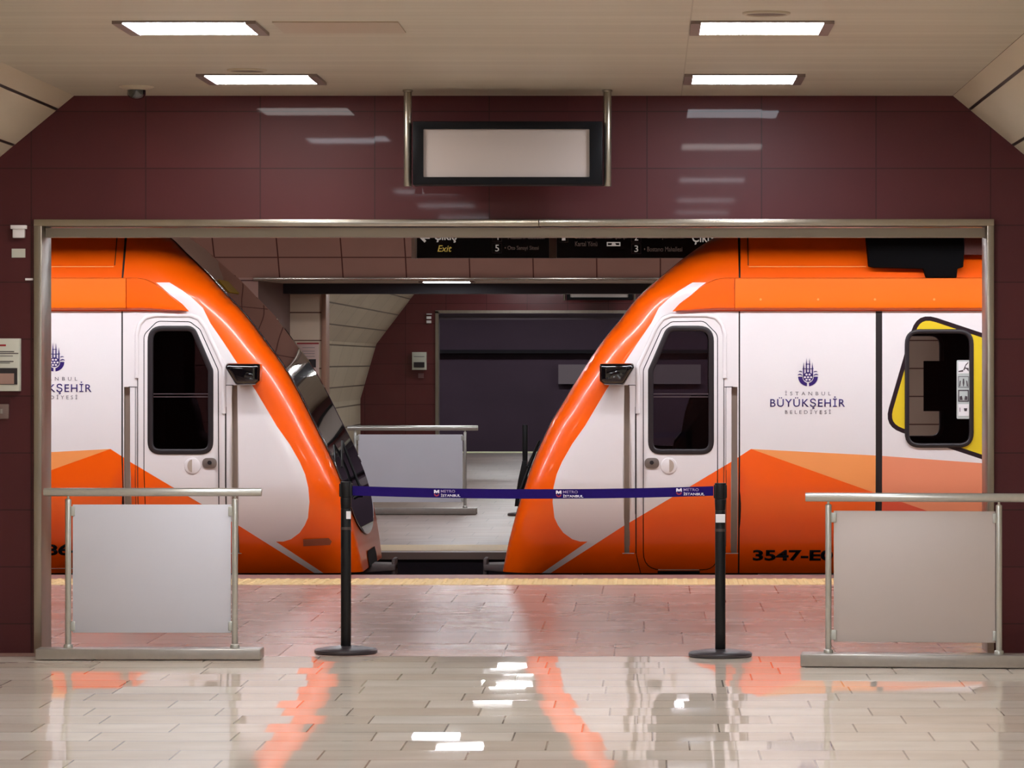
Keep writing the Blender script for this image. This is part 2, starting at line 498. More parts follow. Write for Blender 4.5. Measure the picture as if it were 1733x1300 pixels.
struct(vault('wall_left', Y0, YW, -1, M['vault']), 'cream panelled vault side of the hall with dark open joints, left', 'wall')
struct(vault('wall_right', Y0, YW, 1, M['vault']), 'cream panelled vault side of the hall with dark open joints, right', 'wall')
struct(box('ceiling', CL, CR, Y0, YW, CZ, CZ + .1, M['ceiling']), 'flat cream plank ceiling of the hall with lamp panels', 'ceiling')
struct(box('wall_back', -4.8, 3.3, Y0 - .15, Y0, 0, 3.3, M['pink']), 'end wall of the hall behind the viewer', 'wall')

bm = bmesh.new()
bx(bm, -4.8, XO0 + .03, YW, YWB, 0, 3.6)
bx(bm, XO1 - .03, 3.3, YW, YWB, 0, 3.6)
bx(bm, XO0 + .03, XO1 - .03, YW, YWB, ZO - .03, 3.6)
struct(finish('wall_front', bm, M['maroon']), 'glossy maroon panelled wall around the wide opening to the platform', 'wall')

# steel frame lining the opening
bm = bmesh.new()
fw = .046
bx(bm, XO0, XO0 + .044, YW - .02, YWB + .01, 0, ZO)
struct(finish('trim_1', bm, M['steel'], bevel=.003), 'brushed steel jamb on the left of the wide opening', 'door frame')
bm = bmesh.new()
bx(bm, XO1 - .038, XO1, YW - .02, YWB + .01, 0, ZO)
struct(finish('trim_15', bm, M['steel'], bevel=.003), 'brushed steel jamb on the right of the wide opening', 'door frame')
bm = bmesh.new()
bx(bm, XO0, X(912) - .001, YW - .024, YWB, ZA(383, YW), ZO + .002)
bx(bm, X(912) + .001, XO1, YW - .024, YWB, ZA(382.5, YW), ZO + .004)
struct(finish('trim_2', bm, M['steel_h'], bevel=.003), 'brushed steel head rail above the opening', 'door frame')
struct(box('trim_3', XO0 + .046, XO1 - .040, 20.40, 20.56, ZA(386, 20.4), ZA(401, 20.4), M['shutter']), 'dull grey shutter guide box under the steel head rail', 'shutter box')

# ------------------------------------------------------------------ ceiling lamps
def make_lamp(name, label, x, y, z, w, d, m, group):
    t = empty(name, (x, y, z), label, 'ceiling light', group)
    bm = bmesh.new(); bx(bm, x - w / 2, x + w / 2, y - d / 2, y + d / 2, z - .009, z - .004)
    finish('diffuser', bm, m, t)
    bm = bmesh.new()
    e = .045
    for sx in (-1, 1):
        a, b = sorted((x + sx * (w / 2), x + sx * (w / 2 + e)))
        bx(bm, a, b, y - d / 2 - .012, y + d / 2 + .012, z - .014, z)
    for sy in (-1, 1):
        a, b = sorted((y + sy * d / 2, y + sy * (d / 2 + .012)))
        bx(bm, x - w / 2, x + w / 2, a, b, z - .008, z)
    finish('frame', bm, M['lamp_frame'], t)
    return t

LXL, LXR = -2.01, 0.492
spots_r = [19.05, 16.12, 13.2, 10.45, 6.4, 3.4, .4, -2.6]
spots_l = [19.05, 16.12, 8.6, 5.6, 2.6, -.4, -3.4]  # rows carried on past the reflected panels with added lamps for coverage
words = {(1, 19.05): 'square recessed lamp panel nearest the maroon wall, in the right row', (1, 16.12): 'square warm lamp panel beside the round grille, right row',
         (0, 19.05): 'square warm lamp panel nearest the maroon wall, in the left row', (0, 16.12): 'square white lamp panel second from the maroon wall, left row'}
for side, lst in ((1, spots_r), (0, spots_l)):
    for i, y in enumerate(lst):
        seen = (side, y) in words
        lb = words.get((side, y), 'square ceiling lamp panel out of view; some reflect in the maroon wall, others are added for coverage')
        warm = (side, y) in ((1, 16.12), (0, 19.05))
        make_lamp('ceiling_light', lb, LXR if side else LXL, y, CZ, .53, .56, M['lamp_warm' if warm else 'lamp'],
                  'lamp panels of the near hall' if seen else 'lamp panels behind the viewer')

# blank service panel beside the left row, round speaker grilles, security camera
o = box('access_panel', XA(470, 16.1), XA(680, 16.1), 15.86, 16.38, CZ - .006, CZ, mat('blank ceiling panel', (172, 156, 136), rough=.35))
tag(o, 'blank rectangular ceiling panel beside the left white lamp', 'ceiling panel')
def speaker(px, py, lb):
    D = FPX * (CZ - EYE) / (VY - py)
    c = P(px, py, D)
    t = empty('ceiling_speaker', (c.x, c.y, CZ), lb, 'speaker')
    bm = bmesh.new(); lathe(bm, [(.102, 0), (.102, -.006), (.092, -.011), (.086, -.008), (.086, 0)], (c.x, c.y, CZ)); finish('rim', bm, M['speaker_rim'], t, smooth=True)
    bm = bmesh.new(); lathe(bm, [(.086, 0), (.086, -.006), (0, -.007)], (c.x, c.y, CZ)); finish('grille', bm, M['speaker'], t)
speaker(1297, 21.5, 'round ceiling grille above the warm lamp of the right row')
speaker(418, 118, 'round ceiling grille behind the warm lamp of the left row')
D = 19.6; cx = XA(231, D)
t = empty('security_camera', (cx, D, CZ), 'small dark dome camera hanging from a cream disc under the ceiling', 'security camera')
bm = bmesh.new(); lathe(bm, [(.092, 0), (.092, -.006), (.07, -.014), (.055, -.02), (0, -.02)], (cx, D, CZ)); finish('mount', bm, M['speaker_rim'], t, smooth=True)
bm = bmesh.new(); lathe(bm, [(.05, -.02), (.049, -.045), (.04, -.06), (.022, -.068), (0, -.071)], (cx, D, CZ)); finish('dome', bm, M['black_gloss'], t, smooth=True)

# ------------------------------------------------------------------ hanging display
def display(D, px0, px1, lb, mirror=False):
    cxm = (XA(px0, 19.85) + XA(px1, 19.85)) / 2
    k = 19.85
    xs = lambda p: XA(p, k)
    z = lambda p: ZA(p, k)
    t = empty('hanging_display', (cxm, D, CZ), lb, 'display')
    y0, y1 = D - .09, D + .09
    outer = [(xs(700), z(207)), (xs(1020), z(207)), (xs(1020), z(314)), (xs(700), z(314))]
    inner = [(xs(718), z(220)), (xs(998), z(220)), (xs(998), z(301)), (xs(718), z(301))]
    bm = bmesh.new(); ring_plate(bm, outer, inner, y0, y1)
    finish('casing', bm, M['screen_black'], t, bevel=.004)
    bm = bmesh.new(); plate(bm, inner, y0 + .02, y1 - .02)
    finish('screen', bm, M['screen'], t)
    for a in (690, 1028):
        bm = bmesh.new()
        tube(bm, (xs(a), D, z(315.5)), (xs(a), D, CZ - .012), .0215, 20)
        tube(bm, (xs(a), D, CZ - .012), (xs(a), D, CZ), .028, 20)
        finish('hanger_pole', bm, M['steel'], t, smooth=False, bevel=.003)
    return t
display(19.85, 700, 1020, 'blank white display in a black casing hung on two steel poles')

# ------------------------------------------------------------------ barriers
def barrier(label, D, pxa, pxb, rail_z, rail_r, post_px, base_h, panel, m_panel, rot=0.0, rail_px=None, base_d=.17, clamp=True, sc=None):
    """free-standing aluminium barrier; pixels are taken at distance D and turned into metres"""
    f = lambda p: XA(p, D)
    cx = (f(pxa) + f(pxb)) / 2
    t = empty('crowd_barrier', (cx, D, 0), label, 'barrier')
    y = D
    bm = bmesh.new(); bx(bm, f(pxa), f(pxb), y - base_d / 2, y + base_d / 2, 0.004, base_h)
    finish('base', bm, M['alu_base'], t, bevel=.006)
    ra, rb = rail_px or (pxa, pxb)
    bm = bmesh.new(); tube(bm, (f(ra), y, rail_z), (f(rb), y, rail_z), rail_r, 28)
    finish('top_rail', bm, M['alu'], t, bevel=.003)
    for p in post_px:
        bm = bmesh.new()
        tube(bm, (f(p), y, base_h), (f(p), y, rail_z - rail_r - .018), .0165, 22)
        tube(bm, (f(p), y, rail_z - rail_r - .018), (f(p), y, rail_z - rail_r - .012), .0165, 22, .008)
        tube(bm, (f(p), y, rail_z - rail_r - .014), (f(p), y, rail_z - rail_r + .004), .007, 12)
        lathe(bm, [(.016, .022), (.024, .018), (.026, .008), (.026, 0)], (f(p), y, base_h), 22)
        finish('post', bm, M['alu'], t, smooth=True, bevel=.001)
    x0, x1, z0, z1 = panel
    bm = bmesh.new(); bx(bm, x0, x1, y - .004, y + .004, z0, z1)
    finish('panel', bm, m_panel, t, bevel=.002)
    if clamp:
        for p, xe, sg in ((post_px[0], x0, 1), (post_px[1], x1, -1)):
            for zc in (z1 - .036, z0 + .036):
                bm = bmesh.new()
                a, b = sorted((f(p) + sg * .014, xe + sg * .014))
                bx(bm, a, b, y - .011, y + .011, zc - .026, zc + .026)
                finish('clamp', bm, M['clamp'], t, bevel=.003)
    if rot: t.rotation_euler = (0, 0, rot)
    return t

D = 19.87; z = lambda p: ZA(p, D); x = lambda p: XA(p, D)
barrier('aluminium barrier with pale board in front of the left train', D, 64, 444, z(833), .0225, (115.5, 397.5), .062, (x(123), x(391), z(1071), z(854)), M['white_panel'], rail_px=(74, 443))
D = 19.38; z = lambda p: ZA(p, D); x = lambda p: XA(p, D)
barrier('aluminium barrier with greyer board in front of the right train', D, 1356, 1737, z(842), .0235, (1402, 1690), .07, (x(1411), x(1684), z(1087), z(865)), M['grey_panel'], rot=math.radians(-5.5), rail_px=(1363, 1735), base_d=.19)
D = 38.7; z = lambda p: ZA(p, D); x = lambda p: XA(p, D)
barrier('distant aluminium barrier with pale board between the two train noses', D, 586, 807, z(724.5), .027, (601, 787), .07, (x(606), x(783), z(850), z(735.5)), M['white_panel'], rail_px=(588, 809), base_d=.2)

# ------------------------------------------------------------------ belt posts
def belt_post(px, D, label, sticker=None, lean=0.0):
    cx = XA(px, D)
    t = empty('belt_post', (cx, D, 0), label, 'belt barrier')
    bm = bmesh.new()
    lathe(bm, [(0, 0), (.165, 0), (.174, .006), (.174, .02), (.165, .027), (.11, .036), (.05, .042), (0, .042)], (cx, D, 0), 48)
    finish('base', bm, mat('weighted base', (52, 46, 50), rough=.35), t, smooth=True, bevel=.001)
    bm = bmesh.new(); tube(bm, (cx, D, .04), (cx, D, .80), .0285, 28)
    finish('post', bm, M['black'], t, bevel=.002)
    bm = bmesh.new()
    tube(bm, (cx, D, .80), (cx, D, .862), .0285, 28, .031)
    tube(bm, (cx, D, .862), (cx, D, .95), .031, 28)
    bx(bm, cx - .036, cx + .036, D - .02, D + .02, .868, .94)
    finish('head', bm, M['black'], t, bevel=.003)
    bm = bmesh.new(); tube(bm, (cx, D, .80 - .115), (cx, D, .80 - .1), .0295, 28)
    finish('collar', bm, mat('grey collar', (64, 52, 50), rough=.4), t)
    return t, cx

pl, cxl = belt_post(585.5, 20.27, 'black belt post whose purple belt runs across to the other post')
pr, cxr = belt_post(1219, 20.05, 'black belt post with a white sticker on its neck, receiving the purple belt')
box('sticker', cxl + .004, cxl + .029, 20.27 - .031, 20.27 - .0275, ZA(878, 20.27), ZA(865, 20.27), M['label'], pl)
sp = box('sticker', cxr - .026, cxr + .026, 20.05 - .0345, 20.05 - .029, ZA(884, 20.05), ZA(870, 20.05), M['label'], pr)

bm = bmesh.new()
A = Vector((cxl + .034, 20.27, ZA(830.5, 20.27))); B = Vector((cxr - .038, 20.05, ZA(831, 20.05)))
NB = 40; hb = .0262
belt_pt = lambda u: A.lerp(B, u) + Vector((0, 0, -.0175 * 4 * u * (1 - u)))
prev = None
for i in range(NB + 1):
    c = belt_pt(i / NB)
    cur = [bm.verts.new((c.x, c.y + dy, c.z + dz)) for dy, dz in ((-.001, hb), (-.001, -hb), (.001, -hb), (.001, hb))]
    if prev:
        for k in range(4): bm.faces.new((prev[k], prev[(k + 1) % 4], cur[(k + 1) % 4], cur[k]))
    else: bm.faces.new(cur[::-1])
    prev = cur
bm.faces.new(prev)
belt = finish('belt', bm, M['belt'], pl, smooth=False)
for (pa, pb) in ((733.5, 778.5), (941, 987.5), (1144, 1192)):
    pm = (pa + pb) / 2; u = (XA(pm, 20.16) - A.x) / (B.x - A.x); c = belt_pt(u)
    sc_ = c.y / FPX; w_ = (pb - pa) * sc_
    yy = c.y - .0025; x0 = c.x - w_ / 2
    sl = math.atan2((belt_pt(u + .05) - belt_pt(u - .05)).y, (belt_pt(u + .05) - belt_pt(u - .05)).x)
    ch = [text_obj('lettering', 'METRO', M['belt_grey'], x0 + .26 * w_, x0 + .8 * w_, c.z + .003, c.z + .018, yy, None, thick=.0008, bold=.01),
          text_obj('lettering', 'İSTANBUL', M['belt_white'], x0 + .26 * w_, x0 + w_, c.z - .020, c.z - .002, yy, None, thick=.0008, bold=.02)]
    bm = bmesh.new()
    q = lambda a, b: (x0 + a * w_, c.z + b)
    plate(bm, [q(0, .018), q(.055, .018), q(.1, .010), q(.145, .018), q(.2, .018), q(.2, 0), q(.155, 0), q(.155, .007), q(.1, -.001), q(.045, .007), q(.045, 0), q(0, 0)], yy - .0008, yy)
    ch.append(finish('logo', bm, M['belt_white']))
    bm = bmesh.new()
    bot = [q(.1 + .1 * math.cos(a), -.004 + .014 * math.sin(a)) for a in [math.pi + math.pi * k / 8 for k in range(9)]]
    top = [q(.1 + .055 * math.cos(a), -.004 + .007 * math.sin(a)) for a in [2 * math.pi - math.pi * k / 8 for k in range(9)]]
    plate(bm, bot + top, yy - .0008, yy)
    ch.append(finish('logo', bm, M['belt_red']))
    piv = Vector((c.x, c.y, 0))
    R = Matrix.Translation(piv) @ Matrix.Rotation(sl, 4, 'Z') @ Matrix.Translation(-piv)
    for o in ch:
        o.data.transform(R)
        o.parent = belt; o.matrix_parent_inverse = Matrix.Translation(-pl.location)

# distant post beyond the trains, with a black strap hanging from it
D = 38.4; cx = XA(888.5, D)
t = empty('belt_post', (cx, D, 0), 'distant black belt post beyond the right train nose with a slack strap', 'belt barrier')
bm = bmesh.new(); lathe(bm, [(0, 0), (.18, 0), (.185, .01), (.18, .026), (.06, .04), (0, .04)], (cx, D, 0)); finish('base', bm, mat('far weighted base', (60, 50, 50), rough=.4), t, smooth=True)
bm = bmesh.new(); tube(bm, (cx, D, .03), (cx, D, .95), .028, 20); finish('post', bm, M['black'], t, bevel=.002)
bm = bmesh.new(); tube(bm, (cx, D, .54), (cx, D, .57), .034, 20); bx(bm, cx + .02, cx + .12, D - .01, D + .01, .50, .53); finish('collar', bm, mat('pinkish collar', (120, 96, 98), rough=.4), t)
bm = bmesh.new()
pts = [(884, 780), (892, 780), (891, 800), (884, 826), (877, 857), (871, 857), (873, 838), (877, 812)]
plate(bm, [(XA(a, D - .06), ZA(b, D - .06)) for a, b in pts], D - .07, D - .045)
finish('strap', bm, M['black'], t, bevel=.003)

# ------------------------------------------------------------------ platform, tracks, far side structure
YE, YE2 = 27.75, 31.0           # platform edges either side of the track pit
PX0, PX1 = -11.0, 9.0
struct(box('trim_4', PX0, PX1, 27.20, YE, -.06, 0.0, M['edge']), 'pinkish stone edge of the near platform', 'platform edge')
def tactile(name, y0, y1, m, dome, lb):
    bm = bmesh.new(); bx(bm, PX0, PX1, y0, y1, -.06, .002)
    if dome:
        n = int((5.2 + 6.6) / .0735)
        for r_ in range(5):
            yy = y0 + .07 + r_ * (y1 - y0 - .14) / 4
            for i in range(n):
                x_ = -6.2 + i * .0735
                if x_ > 5: continue
                rr = bmesh.ops.create_cone(bm, cap_ends=True, segments=8, radius1=.024, radius2=.013, depth=.007)
                for v in rr['verts']: v.co += Vector((x_, yy, .0055))
    struct(finish(name, bm, m), lb, 'tactile strip')
tactile('trim_5', 26.48, 27.20, M['tactile'], True, 'yellow studded tactile strip along the near platform edge')
tactile('trim_6', 31.25, 32.25, M['tactile'], False, 'yellow tactile strip along the far platform edge')
struct(box('trim_7', PX0, PX1, YE2, 31.25, -.06, .0, M['edge_far']), 'stone edge of the far platform', 'platform edge')
struct(box('wall_pit_near', PX0, PX1, YE - .12, YE - .05, -1.3, -.06, M['concrete']), 'concrete face under the near platform edge', 'wall')
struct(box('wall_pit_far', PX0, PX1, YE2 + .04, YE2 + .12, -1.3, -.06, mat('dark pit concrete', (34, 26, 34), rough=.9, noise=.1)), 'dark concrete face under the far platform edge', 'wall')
struct(box('floor_track_bed', PX0, PX1, YE - .05, YE2 + .05, -1.4, -1.3, M['ballast']), 'dark track bed between the platforms', 'track bed')
for yy, lb in ((28.62, 'running rail on the near side of the track bed'), (30.06, 'running rail on the far side of the track bed')):
    bm = bmesh.new()
    bx(bm, PX0, PX1, yy - .065, yy + .065, -1.3, -1.285); bx(bm, PX0, PX1, yy - .009, yy + .009, -1.285, -1.17); bx(bm, PX0, PX1, yy - .035, yy + .035, -1.17, -1.13)
    tag(finish('running_rail', bm, M['rail_steel']), lb, 'rail')

struct(plane('floor_platform_far', PX0, PX1, 32.25, 38.8, 0, M['far_floor'], -.3), 'grey slab floor of the far platform', 'floor')
struct(plane('floor_hall_far', -4.8, 3.3, 38.8, 57.3, 0, M['far_floor'], -.3), 'grey slab floor of the far hall', 'floor')
struct(plane('floor_platform_end', -9, 8, 57.3, 64.6, 0, M['far_floor'], -.3), 'grey floor of the last platform beyond the far opening', 'floor')
struct(box('trim_8', -9, 8, 64.6, 65.6, -.1, .004, mat('pale edge stripe', (226, 220, 176), rough=.5)), 'pale yellow stripe on the edge of the last platform', 'tactile strip')

# ceilings over the platforms and the track
struct(box('ceiling_platform', PX0, PX1, YWB, 27.1, 2.74, 2.86, mat('platform ceiling', (170, 150, 140), rough=.5, noise=.04, nscale=2)), 'ceiling over the near platform', 'ceiling')
struct(box('ceiling_shade_fascia', PX0, PX1, 27.1, 27.16, 2.66, 4.0, M['concrete']), 'unseen downstand fascia before the track, added to shade the train tops', 'ceiling')  # unseen downstand put in to keep lamp light off the train tops
struct(box('ceiling_track', PX0, PX1, 27.16, 32.3, 3.9, 4.0, M['concrete']), 'dark ceiling above the track', 'ceiling')
struct(box('ceiling_platform_far', PX0, PX1, 32.3, 38.45, 3.32, 3.42, mat('far platform ceiling', (180, 160, 148), rough=.5)), 'ceiling over the far platform', 'ceiling')
bm = bmesh.new(); bx(bm, PX0 - .1, PX0, YWB, 38.8, -1.4, 4.0); struct(finish('wall_platform_left', bm, M['concrete']), 'tunnel end closing the platforms on the left', 'wall')
bm = bmesh.new(); bx(bm, PX1, PX1 + .1, YWB, 38.8, -1.4, 4.0); struct(finish('wall_platform_right', bm, M['concrete']), 'tunnel end closing the platforms on the right', 'wall')
bm = bmesh.new()
bx(bm, PX0, -4.8, YWB - .05, YWB + .05, 0, 3.4); bx(bm, 3.3, PX1, YWB - .05, YWB + .05, 0, 3.4)
struct(finish('wall_platform_rear', bm, M['pink']), 'pink wall of the near platform either side of the opening', 'wall')

def strip_light(name, label, x0, x1, y, z, w, m, group):
    cx = (x0 + x1) / 2
    t = empty(name, (cx, y, z), label, 'ceiling light', group)
    bm = bmesh.new(); bx(bm, x0 + .03, x1 - .03, y - w / 2, y + w / 2, z - .012, z - .006); finish('diffuser', bm, m, t)
    bm = bmesh.new()
    bx(bm, x0, x1, y - w / 2 - .015, y - w / 2, z - .014, z); bx(bm, x0, x1, y + w / 2, y + w / 2 + .015, z - .014, z)
    bx(bm, x0, x0 + .03, y - w / 2, y + w / 2, z - .014, z); bx(bm, x1 - .03, x1, y - w / 2, y + w / 2, z - .014, z)
    finish('frame', bm, M['lamp_frame'], t)
for i in range(11):
    a = -8.4 + i * 1.36
    strip_light('strip_light', 'long strip lamp over the near platform edge, seen only as highlights on the trains', a, a + 1.3, 26.84, 2.74, .14, M['lamp_track'], 'strip lamps over the near platform edge')
for i in range(5):
    a = -6.6 + i * 2.5
    make_lamp('platform_light', 'square lamp over the near platform, hidden above the shutter box', a, 23.4, 2.74, .53, .56, M['lamp_plat'], 'lamps over the near platform')
for i in range(7):
    a = -7.4 + i * 2.1
    make_lamp('platform_light', 'square lamp over the far platform, hidden above the trains', a, 34.9, 3.32, .53, .56, M['lamp_farplat'], 'lamps over the far platform')

# the pink wall of the far platform: leaning top, wide opening
YF = 38.8
zt = ZA(470, YF)                # top of the far opening
fx0, fx1 = XA(437, YF), 3.12
bm = bmesh.new(); uv = bm.loops.layers.uv.new('UVMap')
def quad(bm, uv, pts, uvs):
    f = bm.faces.new([bm.verts.new(p) for p in pts])
    for lp, c in zip(f.loops, uvs): lp[uv].uv = c
u0 = XA(470, 38.6)
lean = [(YF, 0.0, zt), (YF - .0, 0.0, zt)]
def wall_piece(x0, x1, za, zb, ya, yb):
    L_ = math.hypot(zb - za, yb - ya)
    va = .30 * round(za / .30) if False else za
    quad(bm, uv, [(x0, ya, za), (x1, ya, za), (x1, yb, zb), (x0, yb, zb)], [(x0 - u0, 0), (x1 - u0, 0), (x1 - u0, L_), (x0 - u0, L_)])
segs = [(zt, YF), (zt + .235, YF - .19), (zt + .55, YF - .5), (3.42, YF - .9)]
def lean_wall(x0, x1):
    s = .03
    for (za, ya), (zb, yb) in zip(segs, segs[1:]):
        L_ = math.hypot(zb - za, yb - ya)
        quad(bm, uv, [(x0, ya, za), (x1, ya, za), (x1, yb, zb), (x0, yb, zb)], [(x0 - u0, s), (x1 - u0, s), (x1 - u0, s + L_), (x0 - u0, s + L_)])
        s += L_
lean_wall(PX0, PX1)
for (x0, x1) in ((PX0, fx0), (fx1, PX1)):
    quad(bm, uv, [(x0, YF, 0), (x1, YF, 0), (x1, YF, zt), (x0, YF, zt)], [(x0 - u0, -zt + .03), (x1 - u0, -zt + .03), (x1 - u0, .03), (x0 - u0, .03)])
struct(finish('wall_platform_far', bm, M['pink'], recalc=False), 'pink tiled wall of the far platform above and beside its opening', 'wall')
bm = bmesh.new()
bx(bm, fx0 - .05, fx1 + .05, YF - .05, YF + .06, ZA(475, YF - .05), zt)
struct(finish('trim_9', bm, M['steel_h'], bevel=.004), 'steel head rail of the far opening', 'door frame')
zs0 = ZA(475, YF - .05)
struct(box('ceiling_soffit', fx0 - .05, fx1 + .05, YF + .06, 40.6, zs0, zs0 + .06, mat('cream soffit', (176, 156, 136), rough=.4)), 'cream soffit under the header of the far opening', 'ceiling')
struct(box('trim_10', fx0 + .05, 3.5, 40.2, 40.56, ZA(497, 40.2), zs0, mat('dark shutter box', (30, 24, 34), rough=.6)), 'dark shutter box behind the far head rail', 'shutter box')
make_lamp('header_light', 'bright slim lamp glowing on the underside of the far head rail', XA(756.5, 39.2), 39.25, zs0, .50, .42, M['lamp_farplat'], None)

# hall beyond: piers, vault, end wall with another opening
bm = bmesh.new()
bx(bm, -5.0, XA(544, 40.6), 40.6, 41.0, 0, 3.4)
struct(finish('wall_pier_left', bm, M['beige_tile']), 'beige tiled pier just inside the far opening, behind the left train', 'wall')
bm = bmesh.new()
bx(bm, 2 * HX - XA(544, 40.6), 4.2, 40.6, 41.0, 0, 3.4)
struct(finish('wall_pier_right', bm, M['beige_tile']), 'beige tiled pier seen through the side window of the right train', 'wall')
bm = bmesh.new()
bx(bm, XA(544, 40.6), XA(552, 40.6), 40.58, 41.02, 0, 2.7)
bx(bm, 2 * HX - XA(552, 40.6), 2 * HX - XA(544, 40.6), 40.58, 41.02, 0, 2.7)
struct(finish('trim_11', bm, mat('copper edge strip', (150, 112, 92), rough=.4, metal=.3), bevel=.003), 'copper coloured corner strips of the beige piers', 'trim')
bm = bmesh.new()
for sx in (-1, 1):
    a = fx0 if sx < 0 else fx1
    b_ = a + (.16 if sx < 0 else .12)
    vs = [bm.verts.new(p) for p in ((a, YF, 0), (a, YF, 2.5), (b_ + sx * 0, YF + 1.8, 2.5), (b_, YF + 1.8, 0))]
    bm.faces.new(vs)
struct(finish('wall_reveal', bm, mat('dull pink reveal', (112, 84, 80), rough=.5), recalc=False), 'dull pink reveals of the far opening', 'wall')
struct(vault('wall_left_far', 41.0, 57.3, -1, M['vault_far']), 'cream vault side of the far hall, left', 'wall')
struct(vault('wall_right_far', 41.0, 57.3, 1, M['vault_far']), 'cream vault side of the far hall, right', 'wall')
struct(box('ceiling_far', CL - .3, CR + .3, 39.9, 57.3, CZ, CZ + .1, M['ceiling']), 'flat cream ceiling of the far hall', 'ceiling')
YG = 57.3
gx0, gx1 = XA(737, YG), 2 * HX - XA(737, YG)
zg = ZA(527, YG)
bm = bmesh.new()
bx(bm, -5.2, gx0, YG, YG + .3, 0, 3.4); bx(bm, gx1, 3.7, YG, YG + .3, 0, 3.4); bx(bm, gx0, gx1, YG, YG + .3, zg, 3.4)
struct(finish('wall_end_far', bm, M['maroon_far']), 'maroon end wall of the far hall around its opening', 'wall')
bm = bmesh.new()
bx(bm, gx0, gx0 + .05, YG - .03, YG + .3, 0, zg); bx(bm, gx1 - .05, gx1, YG - .03, YG + .3, 0, zg); bx(bm, gx0, gx1, YG - .03, YG + .3, zg - .03, zg + .015)
struct(finish('trim_12', bm, M['steel']), 'thin steel frame of the opening in the maroon end wall', 'door frame')
struct(box('trim_13', gx0 + .05, gx1 - .05, YG + .1, YG + .3, zg - .13, zg - .05, mat('dark far shutter', (64, 52, 62), rough=.6)), 'dark shutter box inside the farthest opening', 'shutter box')
for xx in (LXL, LXR):
    for yy in (56.0, 53.1, 50.2, 47.3, 44.3, 41.9):
        make_lamp('ceiling_light', 'slim lamp in the far hall ceiling, hidden by the far header', xx, yy, CZ, .53, .24, M['lamp_far'], 'lamp panels of the far hall')
# last platform: dark
struct(box('wall_tunnel', -10, 9, 69.3, 69.5, -1.3, 4, M['dark_tunnel']), 'unlit dark purple tunnel wall beyond the last platform', 'wall')
struct(box('trim_14', -10, 9, 69.1, 69.3, ZA(598, 69.1), ZA(592, 69.1), M['tunnel_ledge']), 'black cable ledge along the dark tunnel wall', 'ledge')
struct(box('ceiling_end', -10, 9, YG + .3, 69.5, 3.2, 3.3, M['concrete']), 'ceiling over the last platform', 'ceiling')
o = box('wall_board', XA(945, 69.2), XA(1186, 69.2), 69.18, 69.28, ZA(650, 69.2), ZA(617, 69.2), M['tunnel_box'])
tag(o, 'dim grey board on the dark tunnel wall, partly behind the right train', 'board')
make_lamp('platform_light', 'lamp over the last platform beside the far opening', -2.6, 60.6, 3.2, .53, .56, M['lamp_far'], 'lamps over the last platform')
make_lamp('platform_light', 'lamp over the last platform beside the far opening', .6, 60.6, 3.2, .53, .56, M['lamp_far'], 'lamps over the last platform')
for xx in (-5.2, -2.0, 1.2, 4.4):  # extra lamps, out of view, added to lift the dark tunnel wall
    make_lamp('platform_light', 'added lamp out of view that brightens the dark tunnel wall', xx, 66.8, 3.2, .53, .56, M['lamp'], 'added lamps for the dark tunnel wall')
# second hanging display at the far end
d2 = display(56.85, 700, 1020, 'second hanging display near the maroon end wall, only its lower edge showing')

# small things on the walls
def wall_item(name, label, cat, px0, px1, py0, py1, D, th, m, bev=.003):
    t = empty(name, (XA((px0 + px1) / 2, D), D, ZA(py1, D)), label, cat)
    box('casing', XA(px0, D), XA(px1, D), D - th, D, ZA(py1, D), ZA(py0, D), m, t, bevel=bev)
    return t
t = wall_item('notice_cabinet', 'pale notice cabinet with a small window on the maroon wall beside the left jamb', 'notice cabinet', -34, 36, 573, 662, YW, .06, M['paper'])
Dn = YW - .061
for (a, b, c, d, mm) in ((-30, 10, 583, 586, 'ink_red'), (-30, 24, 594.5, 596, 'ink'), (-30, 31, 597.5, 599, 'ink'), (-30, 22, 602, 603, 'ink'), (-30, 23, 611, 612.6, 'ink'), (-30, 17, 614, 615, 'ink')):
    box('print_line', XA(a, Dn), XA(b, Dn), Dn - .001, Dn, ZA(d, Dn), ZA(c, Dn), M[mm], t)
box('window', XA(-26, Dn), XA(29.5, Dn), Dn - .004, Dn, ZA(651, Dn), ZA(623, Dn), M['rubber'], t)
box('notice', XA(-22, Dn), XA(24, Dn), Dn - .006, Dn - .003, ZA(650, Dn), ZA(632, Dn), mat('notice paper', (150, 120, 110), rough=.5), t)
t = wall_item('switch_plate', 'dull grey switch plate on the maroon wall below the notice cabinet', 'switch', -10, 15.5, 684, 709, YW, .02, M['grey_plate'])
box('rocker', XA(2, YW), XA(6, YW), YW - .026, YW - .02, ZA(700, YW), ZA(692, YW), M['alu_base'], t)
t = wall_item('wall_sensor', 'small white sensor box high on the maroon wall beside the left jamb', 'sensor', 23, 43, 387, 403, YW, .035, M['label'])
box('cap', XA(20, YW), XA(46, YW), YW - .045, YW, ZA(388, YW), ZA(381.5, YW), M['label'], t, bevel=.002)
o = box('wall_tag', XA(20, YW), XA(43, YW), YW - .004, YW, ZA(436, YW), ZA(421, YW), M['paper']); tag(o, 'small pale plate under the white sensor box', 'plate')
o = box('wall_clip', XA(43, YW), XA(56, YW), YW - .006, YW, ZA(474.5, YW), ZA(471, YW), M['label']); tag(o, 'tiny white clip on the maroon wall against the left jamb', 'clip')
